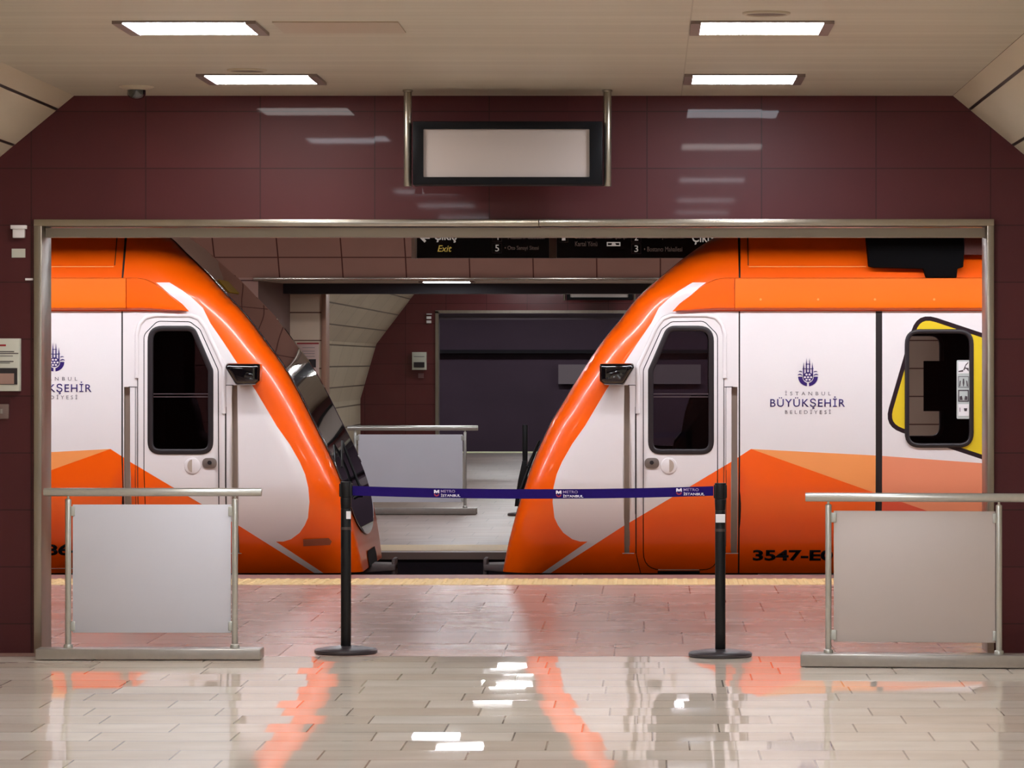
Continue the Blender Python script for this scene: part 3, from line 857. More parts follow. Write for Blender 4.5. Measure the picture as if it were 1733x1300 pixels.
# far end wall
t = wall_item('fire_cabinet', 'small white cabinet with a dark window on the far maroon wall', 'wall cabinet', 698, 722, 596, 626, YG, .1, M['paper'])
box('window', XA(701, YG), XA(719, YG), YG - .11, YG - .1, ZA(622, YG), ZA(613, YG), M['rubber'], t)
box('print_line', XA(701, YG), XA(719, YG), YG - .104, YG - .1, ZA(604, YG), ZA(603, YG), M['grey_text'], t)
o = box('switch_plate', XA(708, YG), XA(717, YG), YG - .03, YG, ZA(640, YG), ZA(632, YG), mat('dull far plate', (110, 72, 74), rough=.5)); tag(o, 'dull square plate under the far white cabinet', 'switch')
t = wall_item('wall_sensor', 'pair of tiny white boxes high on the far maroon wall', 'sensor', 722, 730, 535.5, 540, YG, .04, M['label'])
box('lower_box', XA(722, YG), XA(730, YG), YG - .04, YG, ZA(547, YG), ZA(542.5, YG), M['label'], t)
box('cap', XA(722, YG), XA(731, YG), YG - .05, YG, ZA(532.5, YG), ZA(531, YG), M['label'], t)
# poster on the pier
D = 40.58
t = wall_item('wall_poster', 'pinkish notice with a red head line on the beige pier behind the left windscreen', 'poster', 503, 540, 580, 650, D, .02, M['paper_pink'])
box('head_line', XA(503, D), XA(540, D), D - .024, D - .02, ZA(582.5, D), ZA(580, D), M['ink_red'], t)
for q in (588, 594, 598, 603):
    box('print_line', XA(512, D), XA(533, D), D - .022, D - .02, ZA(q + .8, D), ZA(q, D), M['grey_text'], t)
box('picture', XA(523, D), XA(535, D), D - .026, D - .02, ZA(622, D), ZA(608, D), M['rubber'], t)

# ------------------------------------------------------------------ exit signs over the far platform
DS = 34.0
sx = lambda p: XA(p, DS); sz = lambda p: ZA(p, DS)
def sign(px0, px1, label, left_frame):
    t = empty('direction_sign', ((sx(px0) + sx(px1)) / 2, DS, sz(438)), label, 'sign')
    box('board', sx(px0), sx(px1), DS - .05, DS + .05, sz(437), sz(330), M['sign_black'], t)
    return t
s1 = sign(706, 929.5, 'black hanging exit sign with a white arrow and yellow Exit lettering', True)
ys = DS - .052
box('end_post', sx(697), sx(703.5), DS - .06, DS + .06, sz(437.5), sz(310), M['sign_frame'], s1)
box('edge_strip', sx(704.3), sx(706), DS - .055, DS + .055, sz(437.5), sz(330), M['sign_frame'], s1)
box('middle_post', sx(930), sx(942), DS - .06, DS + .06, sz(437.5), sz(310), M['sign_post'], s1)
s2 = sign(942.5, 1260, 'black hanging exit sign partly behind the nose of the right train', False)
box('end_post', sx(1260), sx(1267), DS - .06, DS + .06, sz(437.5), sz(310), M['sign_frame'], s2)
text_obj('lettering', 'Exit', M['sign_yellow'], sx(741), sx(765), sz(426.5), sz(415.5), ys, s1, shear=.25, bold=.01)
text_obj('lettering', 'Çıkış', M['sign_white'], sx(735), sx(773.5), sz(411), sz(391), ys, s1, bold=.015)
bm = bmesh.new()
plate(bm, [(sx(a), sz(b)) for a, b in ((711, 403), (720, 393), (724, 395), (718.5, 401), (728, 401), (728, 404.5), (718.5, 404.5), (722, 408), (719, 411))], ys - .004, ys)
finish('arrow', bm, M['sign_white'], s1)
def numbox(s, n, x0, x1, y0, y1):
    bm = bmesh.new()
    o_ = [(sx(x0), sz(y0)), (sx(x1), sz(y0)), (sx(x1), sz(y1)), (sx(x0), sz(y1))]
    ring_plate(bm, o_, offset_poly(o_, .0055), ys - .003, ys); finish('number_frame', bm, M['sign_box'], s)
    text_obj('lettering', n, M['sign_white'], sx(x0 + (x1 - x0) * .32), sx(x0 + (x1 - x0) * .7), sz(y1 - (y1 - y0) * .18), sz(y0 + (y1 - y0) * .18), ys, s)
numbox(s1, '5', 833, 850, 411.5, 429); numbox(s1, '4', 833, 850, 392, 409.5)
numbox(s2, '3', 1068.5, 1085, 412.5, 430); numbox(s2, '2', 1068.5, 1085, 393, 410.5); numbox(s2, '1', 946, 962, 393, 410.5)
text_obj('lettering', '• Oto Sanayi Sitesi', M['sign_dim'], sx(854.5), sx(912), sz(425), sz(416.5), ys, s1)
text_obj('lettering', '• Atatürk Caddesi', M['sign_dim'], sx(854.5), sx(922), sz(405), sz(396), ys, s1)
text_obj('lettering', '• Üsküdar Caddesi Çarşı', M['sign_dim'], sx(967), sx(1060), sz(406), sz(397), ys, s2)
text_obj('lettering', 'Kartal Yönü', M['sign_dim'], sx(973.5), sx(1011), sz(417), sz(409), ys, s2)
text_obj('lettering', '• Cumhuriyet Mahallesi', M['sign_dim'], sx(1090), sx(1158), sz(406), sz(397), ys, s2)
text_obj('lettering', '• Bostancı Mahallesi', M['sign_dim'], sx(1090), sx(1154.5), sz(426), sz(418), ys, s2)
text_obj('lettering', 'Çıkış', M['sign_white'], sx(1171), sx(1209.5), sz(415), sz(393), ys, s2, bold=.012)
bm = bmesh.new(); o_ = [(sx(a), sz(b)) for a, b in ((1027, 410), (1050, 410), (1050, 417), (1027, 417))]
ring_plate(bm, o_, offset_poly(o_, .01), ys - .003, ys)
plate(bm, [(sx(a), sz(b)) for a, b in ((1036, 412), (1041, 412), (1043, 415), (1035, 415))], ys - .003, ys)
finish('car_symbol', bm, M['sign_white'], s2)

# ------------------------------------------------------------------ the trains
YN = 27.85; YC = 29.30; KT = YN / FPX
MIR = (1458 - 2 * VX) * KT
ZTUM = ZA(500, YN)
ZTUCK = ZA(815, YN)
RX, RY = .34, .24
prof_right = [(1500, 340), (1400, 346), (1330, 354), (1262, 374), (1206, 402), (1167, 428), (1128, 460), (1101, 483), (1075, 508), (1049, 542), (1023, 573), (997, 610),
              (971, 651), (950, 686), (930, 720), (903, 780), (887, 825), (873, 867), (859.5, 915), (848, 967), (846, 985)]
prof_left = [(1450, 340), (1350, 346), (1290, 354), (1226, 374), (1182, 402), (1160, 423), (1121, 458), (1086, 495), (1050, 533), (1013, 582), (984, 622),
             (958, 668), (932, 720), (902, 780), (884, 825), (872, 867), (861, 915), (852, 967), (851, 985)]

def interp(tab, q):     # tab: (x, z) with z rising
    if q <= tab[0][1]: return tab[0][0]
    for (xa, za), (xb, zb) in zip(tab, tab[1:]):
        if q <= zb: return xa + (xb - xa) * (q - za) / (zb - za)
    return tab[-1][0]

def smooth_tab(tab, n=70):
    """resample through a Catmull-Rom curve"""
    out = []
    P_ = [Vector((a, b)) for a, b in tab]
    P_ = [P_[0] * 2 - P_[1]] + P_ + [P_[-1] * 2 - P_[-2]]
    for i in range(1, len(P_) - 2):
        for k in range(5):
            t_ = k / 5
            p0, p1, p2, p3 = P_[i - 1:i + 3]
            q = .5 * ((2 * p1) + (p2 - p0) * t_ + (2 * p0 - 5 * p1 + 4 * p2 - p3) * t_ ** 2 + (3 * p1 - p0 - 3 * p2 + p3) * t_ ** 3)
            out.append((q.x, q.y))
    out.append(tab[-1])
    return out

def follow(o, f):
    for v in o.data.vertices: v.co.y += f(v.co.z)
def build_train(sgn, prof_px, name_label):
    """sgn 1: nose pointing left (right-hand train); sgn -1: its mirror image. Outlines are measured on the right-hand train."""
    def W(px, py, dy=0.0):                      # pixel on the side plane to metres
        x_ = (px - VX) * KT
        if sgn < 0: x_ = MIR - x_
        return (x_, EYE - (py - VY) * KT)
    def WP(lst): return [W(a, b) for a, b in lst]
    prof = sorted([((a - VX) * KT, EYE - (b - VY) * KT) for a, b in prof_px], key=lambda q: q[1])
    prof = smooth_tab(prof)
    zs_ = [q[1] for q in prof]
    def xn(z_): return interp(prof, z_)
    def dxn(z_): return (xn(z_ + .03) - xn(z_ - .03)) / .06
    def tum(z_):
        d = z_ - ZTUM
        if d > 0: return .62 * d ** 1.35
        e_ = ZTUCK - z_
        return 0.0 if e_ <= 0 else .38 * e_ ** 1.5
    def tuck(bm):
        """let a flat fitting follow the inward curve of the lower side"""
        zz_ = [v.co.z for v in bm.verts]
        if min(zz_) > ZTUCK: return bm
        k_ = ZTUCK
        while k_ > min(zz_):
            if k_ < max(zz_):
                bmesh.ops.bisect_plane(bm, geom=bm.verts[:] + bm.edges[:] + bm.faces[:], plane_co=(0, 0, k_), plane_no=(0, 0, 1))
            k_ -= .08
        for v in bm.verts:
            if v.co.z < ZTUCK: v.co.y += tum(v.co.z)
        return bm
    def tob(x_): return x_ if sgn > 0 else MIR - x_
    def surf(x_, z_):
        """near side: y of the skin and its normal"""
        xr = tob(x_)
        u = max(0.0, xr - xn(z_))
        tz = tum(z_); slope = (tum(z_ + .02) - tum(z_ - .02)) / .04
        if u >= RX:
            nrm = Vector((0, -1, slope))
            y_ = YN + tz
        else:
            c = 1 - u / RX
            s_ = math.sqrt(max(0.0, 1 - c * c))
            y_ = YN + tz + RY * (1 - s_)
            nrm = Vector((-c / RX, -s_ / RY, c / RX * dxn(z_) + slope * s_ / RY))
        nrm.normalize()
        if sgn < 0: nrm.x = -nrm.x
        return y_, nrm
    root = empty('metro_train', (W(1300, 976)[0], YC, -1.13), name_label, 'train')
    ZB = W(0, 973)[1]; ZT = prof[-1][1]

    PXE = 2700.0
    far_x = W(PXE, 0)[0]

    # paint regions, later ones on top (material index)
    white_out = [(1195, 478), (1172, 478), (1149, 492), (1131, 506), (1115, 521), (1102, 547), (1080, 579), (1057, 614), (1041, 638), (1026, 660), (1010, 687), (990, 721),
                 (968, 752), (951, 782), (942, 803), (936.5, 826), (935, 850), (938, 877), (944, 890), (953, 903), (968, 914), (981, 918), (994, 918),
                 (914, 974), (929, 974), (1052, 893), (1237, 782), (1271, 760), (1482, 771), (1662, 784), (1900, 800), (2700, 850), (2700, 525), (1138, 527), (1150, 514), (1170, 499), (1183, 487)]
    peach = [(1271, 760), (1487, 771.5), (1487, 836.5), (1468, 830)]
    salmon = [(1487, 771.5), (1662, 784), (1900, 800), (2700, 850), (2700, 1010), (1900, 983), (1561, 862), (1487, 836.5)]
    redo = [(1487, 836.5), (1561, 862), (1900, 983), (1900, 985), (1487, 985)]
    yel_o = round_poly([(1552, 527), (1880, 636), (1826, 832), (1495, 722)], 34)
    yel_i = offset_poly(yel_o, 7.5)
    mats = [M['orange'], M['white'], M['peach'], M['salmon'], M['red_orange'], M['decal_dark'], M['yellow'], M['seam']]
    paints = [(white_out, 1), (peach, 2), (salmon, 3), (redo, 4)]
    if sgn > 0: paints += [(yel_o, 5), (yel_i, 6)]
    paints += [([(1482, 527), (1493, 527), (1493, 973), (1482, 973)], 7),
               ([(1250, 527), (1252.6, 527), (1252.6, 974), (1250, 974)], 7),
               ([(1250, 385), (1254.5, 385), (1253.5, 470), (1250.5, 470)], 7),
               ([(1266, 385), (1268, 385), (1267.4, 449), (1266, 449)], 7)]
    paints = [(WP(p_), i_) for p_, i_ in paints]

    # openings
    door = round_poly([(1088, 626), (1119, 557), (1136, 544), (1192, 543), (1215, 566), (1215, 968), (1088, 968)], [18, 14, 12, 16, 18, 26, 32])
    win = round_poly([(1097, 626), (1129, 551.5), (1208, 551.5), (1208, 769), (1097, 769)], [12, 20, 26, 22, 22], 7)
    ch_l = [(1056.5, 652), (1065, 652), (1065, 938), (1056.5, 938)]
    ch_r = [(1238, 655), (1248, 655), (1248, 938), (1238, 938)]
    pwin = round_poly([(1532, 558), (1647, 558), (1647, 757), (1532, 757)], 25, 7)
    has_win = sgn > 0
    door_w, win_w, chl_w, chr_w, pwin_w = WP(door), WP(win), WP(ch_l), WP(ch_r), WP(pwin)

    def skin(name, outer, holes, parent, far=False, paint=True, m=None, off=0.0, nose_pts=True, thick_mat=None):
        V, E = [], []
        def add(poly):
            b0 = len(V); n_ = len(poly)
            V.extend(Vector(p_) for p_ in poly)
            E.extend((b0 + i_, b0 + (i_ + 1) % n_) for i_ in range(n_))
        add(outer)
        for h_ in holes: add(h_)
        if paint:
            for p_, _ in paints: add(p_)
        if nose_pts:
            for z_ in [ZB + (ZT - ZB) * k / 46 for k in range(47)]:
                for a_ in (0, 8, 18, 30, 42, 54, 66, 78, 90, 99):
                    u = RX * (1 - math.cos(math.radians(min(a_, 90)))) + (.06 if a_ == 99 else 0)
                    if a_ == 0: u = .0015
                    x_ = xn(z_) + u
                    if sgn < 0: x_ = MIR - x_
                    V.append(Vector((x_, z_)))
        for z_ in [ZTUM + (ZT - ZTUM) * k / 7 for k in range(8)]:
            for k in range(30):
                x_ = W(1000 + k * 60, 0)[0]
                V.append(Vector((x_ + .0007 * k, z_)))
        zk = ZTUCK
        while zk > ZB:
            for k in range(85):
                V.append(Vector((W(880 + k * 21.7, 0)[0], zk + .0003 * (k % 3))))
            zk -= .055
        r = delaunay_2d_cdt(V, E, [], 0, 1e-5)
        vs, fs = r[0], r[2]
        me = bpy.data.meshes.new(name)
        keep, mi = [], []
        for f in fs:
            c = (sum(vs[i_].x for i_ in f) / len(f), sum(vs[i_].y for i_ in f) / len(f))
            if not inside(c, outer) or any(inside(c, h_) for h_ in holes): continue
            ar = abs(sum(vs[f[i_]].x * vs[f[(i_ + 1) % len(f)]].y - vs[f[(i_ + 1) % len(f)]].x * vs[f[i_]].y for i_ in range(len(f)))) / 2
            if ar < 1e-9: continue
            idx = 0
            if paint:
                for p_, k in paints:
                    if inside(c, p_): idx = k
            keep.append(f); mi.append(idx)
        used = sorted({i_ for f in keep for i_ in f}); rm = {i_: k for k, i_ in enumerate(used)}
        co, nr = [], []
        for i_ in used:
            y_, n_ = surf(vs[i_].x, vs[i_].y)
            y_ += -n_.y * off * -1 if False else off * n_.y
            if far: y_ = 2 * YC - y_; n_ = Vector((n_.x, -n_.y, n_.z))
            co.append((vs[i_].x, y_, vs[i_].y)); nr.append(n_)
        faces = []
        for f in keep:
            g = [rm[i_] for i_ in f]
            a, b, c = (Vector(co[g[0]]), Vector(co[g[1]]), Vector(co[g[2]]))
            nn = (b - a).cross(c - a)
            if nn.dot(nr[g[0]] + nr[g[1]] + nr[g[2]]) < 0: g = g[::-1]
            faces.append(g)
        me.from_pydata(co, [], faces)
        for mm in (mats if m is None else [m]): me.materials.append(mm)
        if m is None: me.polygons.foreach_set('material_index', mi)
        me.polygons.foreach_set('use_smooth', [True] * len(faces))
        me.update()
        me.normals_split_custom_set_from_vertices(nr)
        o = bpy.data.objects.new(name, me); COL.objects.link(o)
        o.parent = parent; o.matrix_parent_inverse = Matrix.Translation(-parent.location)
        return o

    # outline of the whole side
    nose = [(tob(a), b) for a, b in prof if b >= ZB]
    outer = [(far_x, ZB)] + [(tob(xn(ZB)), ZB)] + nose + [(far_x, ZT)]
    outer_poly = outer
    holes_near = [door_w, chl_w, chr_w] + ([pwin_w] if has_win else [])
    body = skin('body', outer_poly, holes_near, root)
    skin('far_side', outer_poly, [win_w] + ([pwin_w] if has_win else []), body, far=True)

    # nose front between the two sides, roof, underside, tail
    bm = bmesh.new()
    NS = 16
    rows = []
    zl = [ZB + (ZT - ZB) * k / 60 for k in range(61)]
    BUL = .0
    def front_pt(s_, z_, off=0.0):
        tz = tum(z_)
        h_ = (YC - YN) - tz - RY
        x_ = xn(z_) - BUL * (1 - s_ * s_) - off
        return Vector((tob(x_), YC + s_ * h_, z_))
    for z_ in zl:
        rows.append([bm.verts.new(front_pt(-1 + 2 * j / NS, z_)) for j in range(NS + 1)])
    for A_, B_ in zip(rows, rows[1:]):
        for j in range(NS): bm.faces.new((A_[j], A_[j + 1], B_[j + 1], B_[j]))
    yt0 = YN + tum(ZT); yt1 = 2 * YC - yt0
    xt = tob(xn(ZT))
    # roof slab with cambered middle
    prev = None
    for j in range(9):
        s_ = -1 + j / 4
        y_ = YC + s_ * (YC - yt0)
        zz = ZT + .06 * (1 - s_ * s_)
        cur = (bm.verts.new((xt, y_, ZT + .0 * zz)), bm.verts.new((tob(xn(ZT) + .4), y_, zz)), bm.verts.new((far_x, y_, zz)))
        if prev:
            bm.faces.new((prev[0], prev[1], cur[1], cur[0])); bm.faces.new((prev[1], prev[2], cur[2], cur[1]))
        prev = cur
    finish('nose', bm, M['orange'], body, smooth=True)
    body_children_loc(body, root)
    bm = bmesh.new()
    xa, xb = sorted((tob(xn(ZB) + .25), far_x))
    bx(bm, xa, xb, YN + .28, 2 * YC - YN - .28, ZB - .01, ZB + .02)
    xa, xb = sorted((tob(xn(ZB) + .8), far_x))
    bx(bm, xa, xb, YN + .3, 2 * YC - YN - .3, -.75, ZB - .01)
    finish('underframe', bm, M['interior'], root)
    wm = mat('wheel steel', (60, 54, 54), rough=.5, metal=.6)
    for c in (1330, 1720, 2350):
        wx = W(c, 0)[0]
        for yy in (28.62, 30.06 - .08):
            bm = bmesh.new(); tube(bm, (wx, yy - .02, -.72), (wx, yy + .10, -.72), .40, 32); finish('wheel', bm, wm, root)
    # end of the car
    bm = bmesh.new(); xa, xb = sorted((far_x, far_x + .02 * sgn)); bx(bm, xa, xb, YN, 2 * YC - YN, ZB, ZT); finish('tail_panel', bm, M['white'], root)

    # windscreen
    bm = bmesh.new()
    NS2, z0w, z1w = 28, .24, ZT - .02
    rows = []
    def half(z_):
        if z_ > .62: return .97
        q = (.62 - z_) / (.62 - z0w)
        return .97 * math.sqrt(max(0.0, 1 - q ** 2.4))
    zz = [z0w + .62 * 0 + (0.62 - z0w) * (1 - math.cos(math.pi / 2 * k / 12)) for k in range(13)] + [.62 + (z1w - .62) * (k + 1) / 56 for k in range(56)]
    for z_ in zz:
        h_ = max(half(z_), .02)
        rows.append([bm.verts.new(front_pt(h_ * (-1 + 2 * j / NS2), z_, .006)) for j in range(NS2 + 1)])
    for A_, B_ in zip(rows, rows[1:]):
        for j in range(NS2): bm.faces.new((A_[j], A_[j + 1], B_[j + 1], B_[j]))
    ws = finish('windscreen', bm, M['windshield'], root, smooth=True)
    md = ws.modifiers.new('thick', 'SOLIDIFY'); md.thickness = .004; md.offset = -1
    # amber destination display behind the top of the windscreen
    bm = bmesh.new(); rows = []
    for z_ in [2.155 + .1 * k / 5 for k in range(6)]:
        rows.append([bm.verts.new(front_pt(-.72 + .62 * j / 6, z_, .018)) for j in range(7)])
    for A_, B_ in zip(rows, rows[1:]):
        for j in range(6): bm.faces.new((A_[j], A_[j + 1], B_[j + 1], B_[j]))
    finish('destination_display', bm, M['amber'], root, smooth=True)
    # wiper
    bm = bmesh.new()
    pa = front_pt(-.86, .80, .04); pb = front_pt(-.1, .98, .05); pc = front_pt(-.15, .55, .05)
    tube(bm, pa, pb, .009, 8); tube(bm, pb, pc, .011, 8); tube(bm, pc, front_pt(-.15, .55, .0), .016, 10)
    finish('wiper', bm, M['black'], root)
    # headlamp
    # coupler
    bm = bmesh.new()
    yc_ = 29.3; d_ = lambda p: tob((p - VX) * yc_ / FPX) if sgn > 0 else 0
    cz = lambda p: EYE - (p - VY) * yc_ / FPX
    tip = tob(xn(ZB) - .19); back = tob(xn(ZB) + .6)
    xm = tob(xn(ZB) - .02)
    bx(bm, min(tip, back), max(tip, back), yc_ - .26, yc_ + .26, -.10, .015)
    for v in bm.verts:
        if abs(v.co.x - tip) < 1e-5: v.co.z = -.02 + (.02 if v.co.z > -.05 else -.03); v.co.y = yc_ + (v.co.y - yc_) * .62
    a, b = sorted((tip, tip + .03 * sgn)); bx(bm, a, b, yc_ - .15, yc_ + .15, -.09, .045)
    finish('coupler', bm, M['coupler'], root, bevel=.008)
    # dark opening in the nose round the coupler
    bm = bmesh.new()
    rws = []
    for z_ in (ZB, .06, .12):
        w_ = .42 if z_ < .1 else .36
        rws.append([bm.verts.new(front_pt(w_ * (-1 + 2 * j / 8), z_, .006)) for j in range(9)])
    for A_, B_ in zip(rws, rws[1:]):
        for j in range(8): bm.faces.new((A_[j], A_[j + 1], B_[j + 1], B_[j]))
    finish('coupler_opening', bm, M['interior'], root)

    # inner lining so that windows look into a dark car
    lo = [(x_ + .12 * sgn, z_) for x_, z_ in outer_poly]
    lo[0] = (far_x - .01 * sgn, lo[0][1]); lo[-1] = (far_x - .01 * sgn, lo[-1][1])
    lin1 = skin('lining', lo, [offset_poly(win_w, -.0)] + ([pwin_w] if has_win else []), root, paint=False, m=M['interior'], off=-.06)
    lin2 = skin('lining', lo, [win_w] + ([pwin_w] if has_win else []), root, far=True, paint=False, m=M['interior'], off=-.06)
    bm = bmesh.new()
    a, b = sorted((W(1222, 0)[0], W(1228, 0)[0])); bx(bm, a, b, YN + .22, 2 * YC - YN - .22, .02, 2.3)
    a, b = sorted((W(960, 0)[0], far_x)); bx(bm, a, b, YN + .26, 2 * YC - YN - .26, .04, .06); bx(bm, a + (.9 if sgn > 0 else 0), b - (0 if sgn > 0 else .9), YN + .2, 2 * YC - YN - .2, 2.28, 2.30)
    finish('partition', bm, M['interior'], root)
    # driver's seat
    bm = bmesh.new()
    so = round_poly(WP([(1172, 672), (1212, 672), (1214, 772), (1140, 772), (1143, 752), (1156, 736), (1163, 700)]), .02)
    plate(bm, so, 29.0, 29.5); finish('driver_seat', bm, M['black'], root, bevel=.02)
    # window of the cab door: frame, mullion, glass
    def strip_m(name, lst, y0, y1, m, parent, bev=0):
        bm = bmesh.new(); plate(bm, WP(lst), y0, y1); return finish(name, tuck(bm), m, parent, bevel=bev)

    # cab door
    door_in = [(p_[0], p_[1]) for p_ in offset_poly(door_w, .0065)]
    dr = skin('cab_door', door_in, [win_w], root, off=.004, nose_pts=False)
    wi = offset_poly(win_w, .040)
    bm = bmesh.new(); ring_plate(bm, offset_poly(win_w, -.002), wi, YN - .012, YN + .075)
    fr = finish('window_frame', bm, M['rubber'], dr, bevel=.01)
    bm = bmesh.new(); plate(bm, wi, YN + .02, YN + .026); finish('glass', bm, M['glass_dark' if sgn > 0 else 'glass_black'], fr)
    bm = bmesh.new(); xa, xb = sorted((W(1104, 0)[0], W(1199, 0)[0])); bx(bm, xa, xb, YN + .006, YN + .02, W(0, 672.5)[1], W(0, 671)[1]); bx(bm, xa, xb, YN + .006, YN + .02, W(0, 667.5)[1], W(0, 666)[1])
    finish('mullion', bm, mat('grey mullion', (84, 70, 74), rough=.4), fr)
    # lip round the door
    lip = [(1079, 700), (1079, 622), (1111, 553), (1122, 539), (1136, 533.5), (1196, 533.5), (1212, 537.5), (1222, 549), (1226.5, 566), (1226.5, 640)]
    lipw = WP(round_poly(lip[:], [0] + [8] * 8 + [0], 4))
    bm = bmesh.new()
    pv = None
    for i_, (a, b) in enumerate(lipw):
        t0 = Vector(lipw[max(0, i_ - 1)]); t1 = Vector(lipw[min(len(lipw) - 1, i_ + 1)])
        d = (t1 - t0).normalized(); n_ = Vector((-d.y, d.x))
        cur = []
        for k in range(6):
            an = math.pi * k / 5
            cur.append(bm.verts.new((a + n_.x * .017 * math.cos(an), YN + .001 - .014 * math.sin(an), b + n_.y * .017 * math.cos(an))))
        if pv:
            for k in range(5): bm.faces.new((pv[k], pv[k + 1], cur[k + 1], cur[k]))
        pv = cur
    finish('door_surround', bm, M['white'], root, smooth=True)
    # thin dark joint outside the lip
    def line(name, pts, wdt, m, parent, y_=None):
        pw = WP(pts); bm = bmesh.new(); pv = None
        for i_, (a, b) in enumerate(pw):
            t0 = Vector(pw[max(0, i_ - 1)]); t1 = Vector(pw[min(len(pw) - 1, i_ + 1)])
            d = (t1 - t0).normalized(); n_ = Vector((-d.y, d.x)) * wdt / 2
            yy = YN - .0012 if y_ is None else y_
            cur = [bm.verts.new((a + n_.x, yy, b + n_.y)), bm.verts.new((a + n_.x, yy - .0015, b + n_.y)), bm.verts.new((a - n_.x, yy - .0015, b - n_.y)), bm.verts.new((a - n_.x, yy, b - n_.y))]
            if pv:
                for k in range(4): bm.faces.new((pv[k], pv[(k + 1) % 4], cur[(k + 1) % 4], cur[k]))
            pv = cur
        return finish(name, tuck(bm), m, parent)
    line('panel_joint', round_poly([(1076.5, 652), (1076.5, 940), (1084, 973)], [0, 30, 0]), .006, M['seam'], root)
    line('panel_joint', [(1225, 580), (1225, 930)], .005, M['seam'], root)
    line('sill_highlight', [(1053, 938.5), (1073, 938.5)], .006, M['label'], root)
    line('sill_highlight', [(1228, 938.5), (1250, 938.5)], .006, M['label'], root)
    if sgn > 0: line('step_edge', [(1284, 975.5), (1420, 975.5)], .006, M['label'], root)
    strip_m('door_step', [(1113, 969), (1185, 969), (1185, 973.5), (1113, 973.5)], YN - .012, YN - .002, M['seam'], root)
    line('door_step_edge', [(1114, 966.5), (1184, 966.5)], .010, M['label'], root)
    # recess channels with grab rails
    for (q0, q1, zt_, rl) in ((1056.5, 1065, 652, 1070.5), (1238, 1248, 655, 1233.5)):
        a, b = sorted((W(q0, 0)[0], W(q1, 0)[0]))
        bm = bmesh.new()
        zb_, zz_ = W(0, 938)[1], W(0, zt_)[1]
        bx(bm, a - .004, b + .004, YN + .05, YN + .055, zb_, zz_)
        bx(bm, a - .004, a, YN + .002, YN + .05, zb_, zz_); bx(bm, b, b + .004, YN + .002, YN + .05, zb_, zz_)
        bx(bm, a, b, YN + .002, YN + .05, zz_ - .001, zz_ + .006); bx(bm, a, b, YN + .002, YN + .05, zb_ - .006, zb_)
        finish('rail_recess', tuck(bm), M['channel'], root)
        c0_, c1_ = (1065.8, 1075.2) if q0 < 1100 else (1229.0, 1237.3)
        skin('grab_rail', WP([(c0_, zt_ + 1), (c1_, zt_ + 1), (c1_, 937), (c0_, 937)]), [], root, off=.012, nose_pts=False)
        line('rail_joint', [(c0_ if q0 > 1100 else c1_, zt_), (c0_ if q0 > 1100 else c1_, 938)], .004, M['seam'], root)
        line('rail_joint', [(c0_ - 3, zt_), (c1_ + 3, zt_)], .005, M['seam'], root)
    # lock and round flush handle
    bm = bmesh.new(); plate(bm, WP(round_poly([(1091, 775), (1115.5, 775), (1115.5, 793), (1091, 793)], 9)), YN - .012, YN - .003); lk = finish('lock_plate', bm, mat('lock metal', (128, 116, 110), rough=.4, metal=.5), dr, bevel=.003)
    bm = bmesh.new(); cxk, czk = W(1103, 783)
    tube(bm, (cxk, YN - .018, czk), (cxk, YN - .012, czk), .016, 14); bx(bm, cxk - .004, cxk + .004, YN - .024, YN - .018, czk - .014, czk + .014); finish('key_hole', bm, M['rubber'], lk)
    cxh, czh = W(1132, 788.5)
    bm = bmesh.new(); tube(bm, (cxh, YN - .010, czh), (cxh, YN - .003, czh), .062, 36); hd = finish('flush_handle', bm, M['white'], dr, bevel=.003)
    bm = bmesh.new()
    pts_ = [(cxh + sgn * .003, czh + .048)] + [(cxh + sgn * (.003 + .036 * math.cos(a)), czh + .048 * math.sin(a)) for a in [math.pi / 2 - math.pi * k / 12 for k in range(1, 12)]] + [(cxh + sgn * .003, czh - .048)]
    plate(bm, pts_, YN - .0125, YN - .0095); finish('handle_cup', bm, M['channel'], hd)
    # rear-view camera pod
    pod = round_poly(WP([(1015, 615.5), (1072, 614.5), (1074, 622), (1056, 652), (1021, 651.5), (1015, 645)]), [.02, .02, .02, .03, .03, .02], 4)
    py = surf(W(1045, 630)[0], W(1045, 630)[1])[0]
    bm = bmesh.new()
    c0 = Vector((sum(p_[0] for p_ in pod) / len(pod), sum(p_[1] for p_ in pod) / len(pod)))
    levels = [(1.0, .06), (1.0, -.10), (.97, -.135), (.86, -.16), (.6, -.17)]
    pv = None
    for s_, dy in levels:
        cur = [bm.verts.new((c0.x + (a - c0.x) * s_, YN + dy, c0.y + (b - c0.y) * s_)) for a, b in pod]
        if pv:
            for k in range(len(cur)): bm.faces.new((pv[k], pv[(k + 1) % len(cur)], cur[(k + 1) % len(cur)], cur[k]))
        pv = cur
    bm.faces.new(pv)
    finish('mirror_pod', bm, M['black_gloss'], root, smooth=True)
    # cantrail: the deep orange valance above the side, with its cowl towards the nose
    def valance(name, outline, proud, m):
        """strip along the top of the side whose lower edge rolls under"""
        bm = bmesh.new()
        prev = None
        for (px_, top_, bot_) in outline:
            ring = []
            for (f_, dy) in ((0, .0), (.03, -proud), (.25, -proud), (.7, -proud), (.86, -proud), (.93, -proud * .93), (.97, -proud * .72), (1.0, -proud * .4), (1.0, .03)):
                a, b = W(px_, top_ + (bot_ - top_) * f_)
                ring.append(bm.verts.new((a, YN + dy + tum(b) * (1 if f_ < .03 else 0), b)))
            if prev:
                for k in range(len(ring) - 1): bm.faces.new((prev[k], prev[k + 1], ring[k + 1], ring[k]))
            else: bm.faces.new(ring)
            prev = ring
        bm.faces.new(prev[::-1])
        o = finish(name, bm, m, root, smooth=True)
        o.data.set_sharp_from_angle(angle=math.radians(35))
        return o
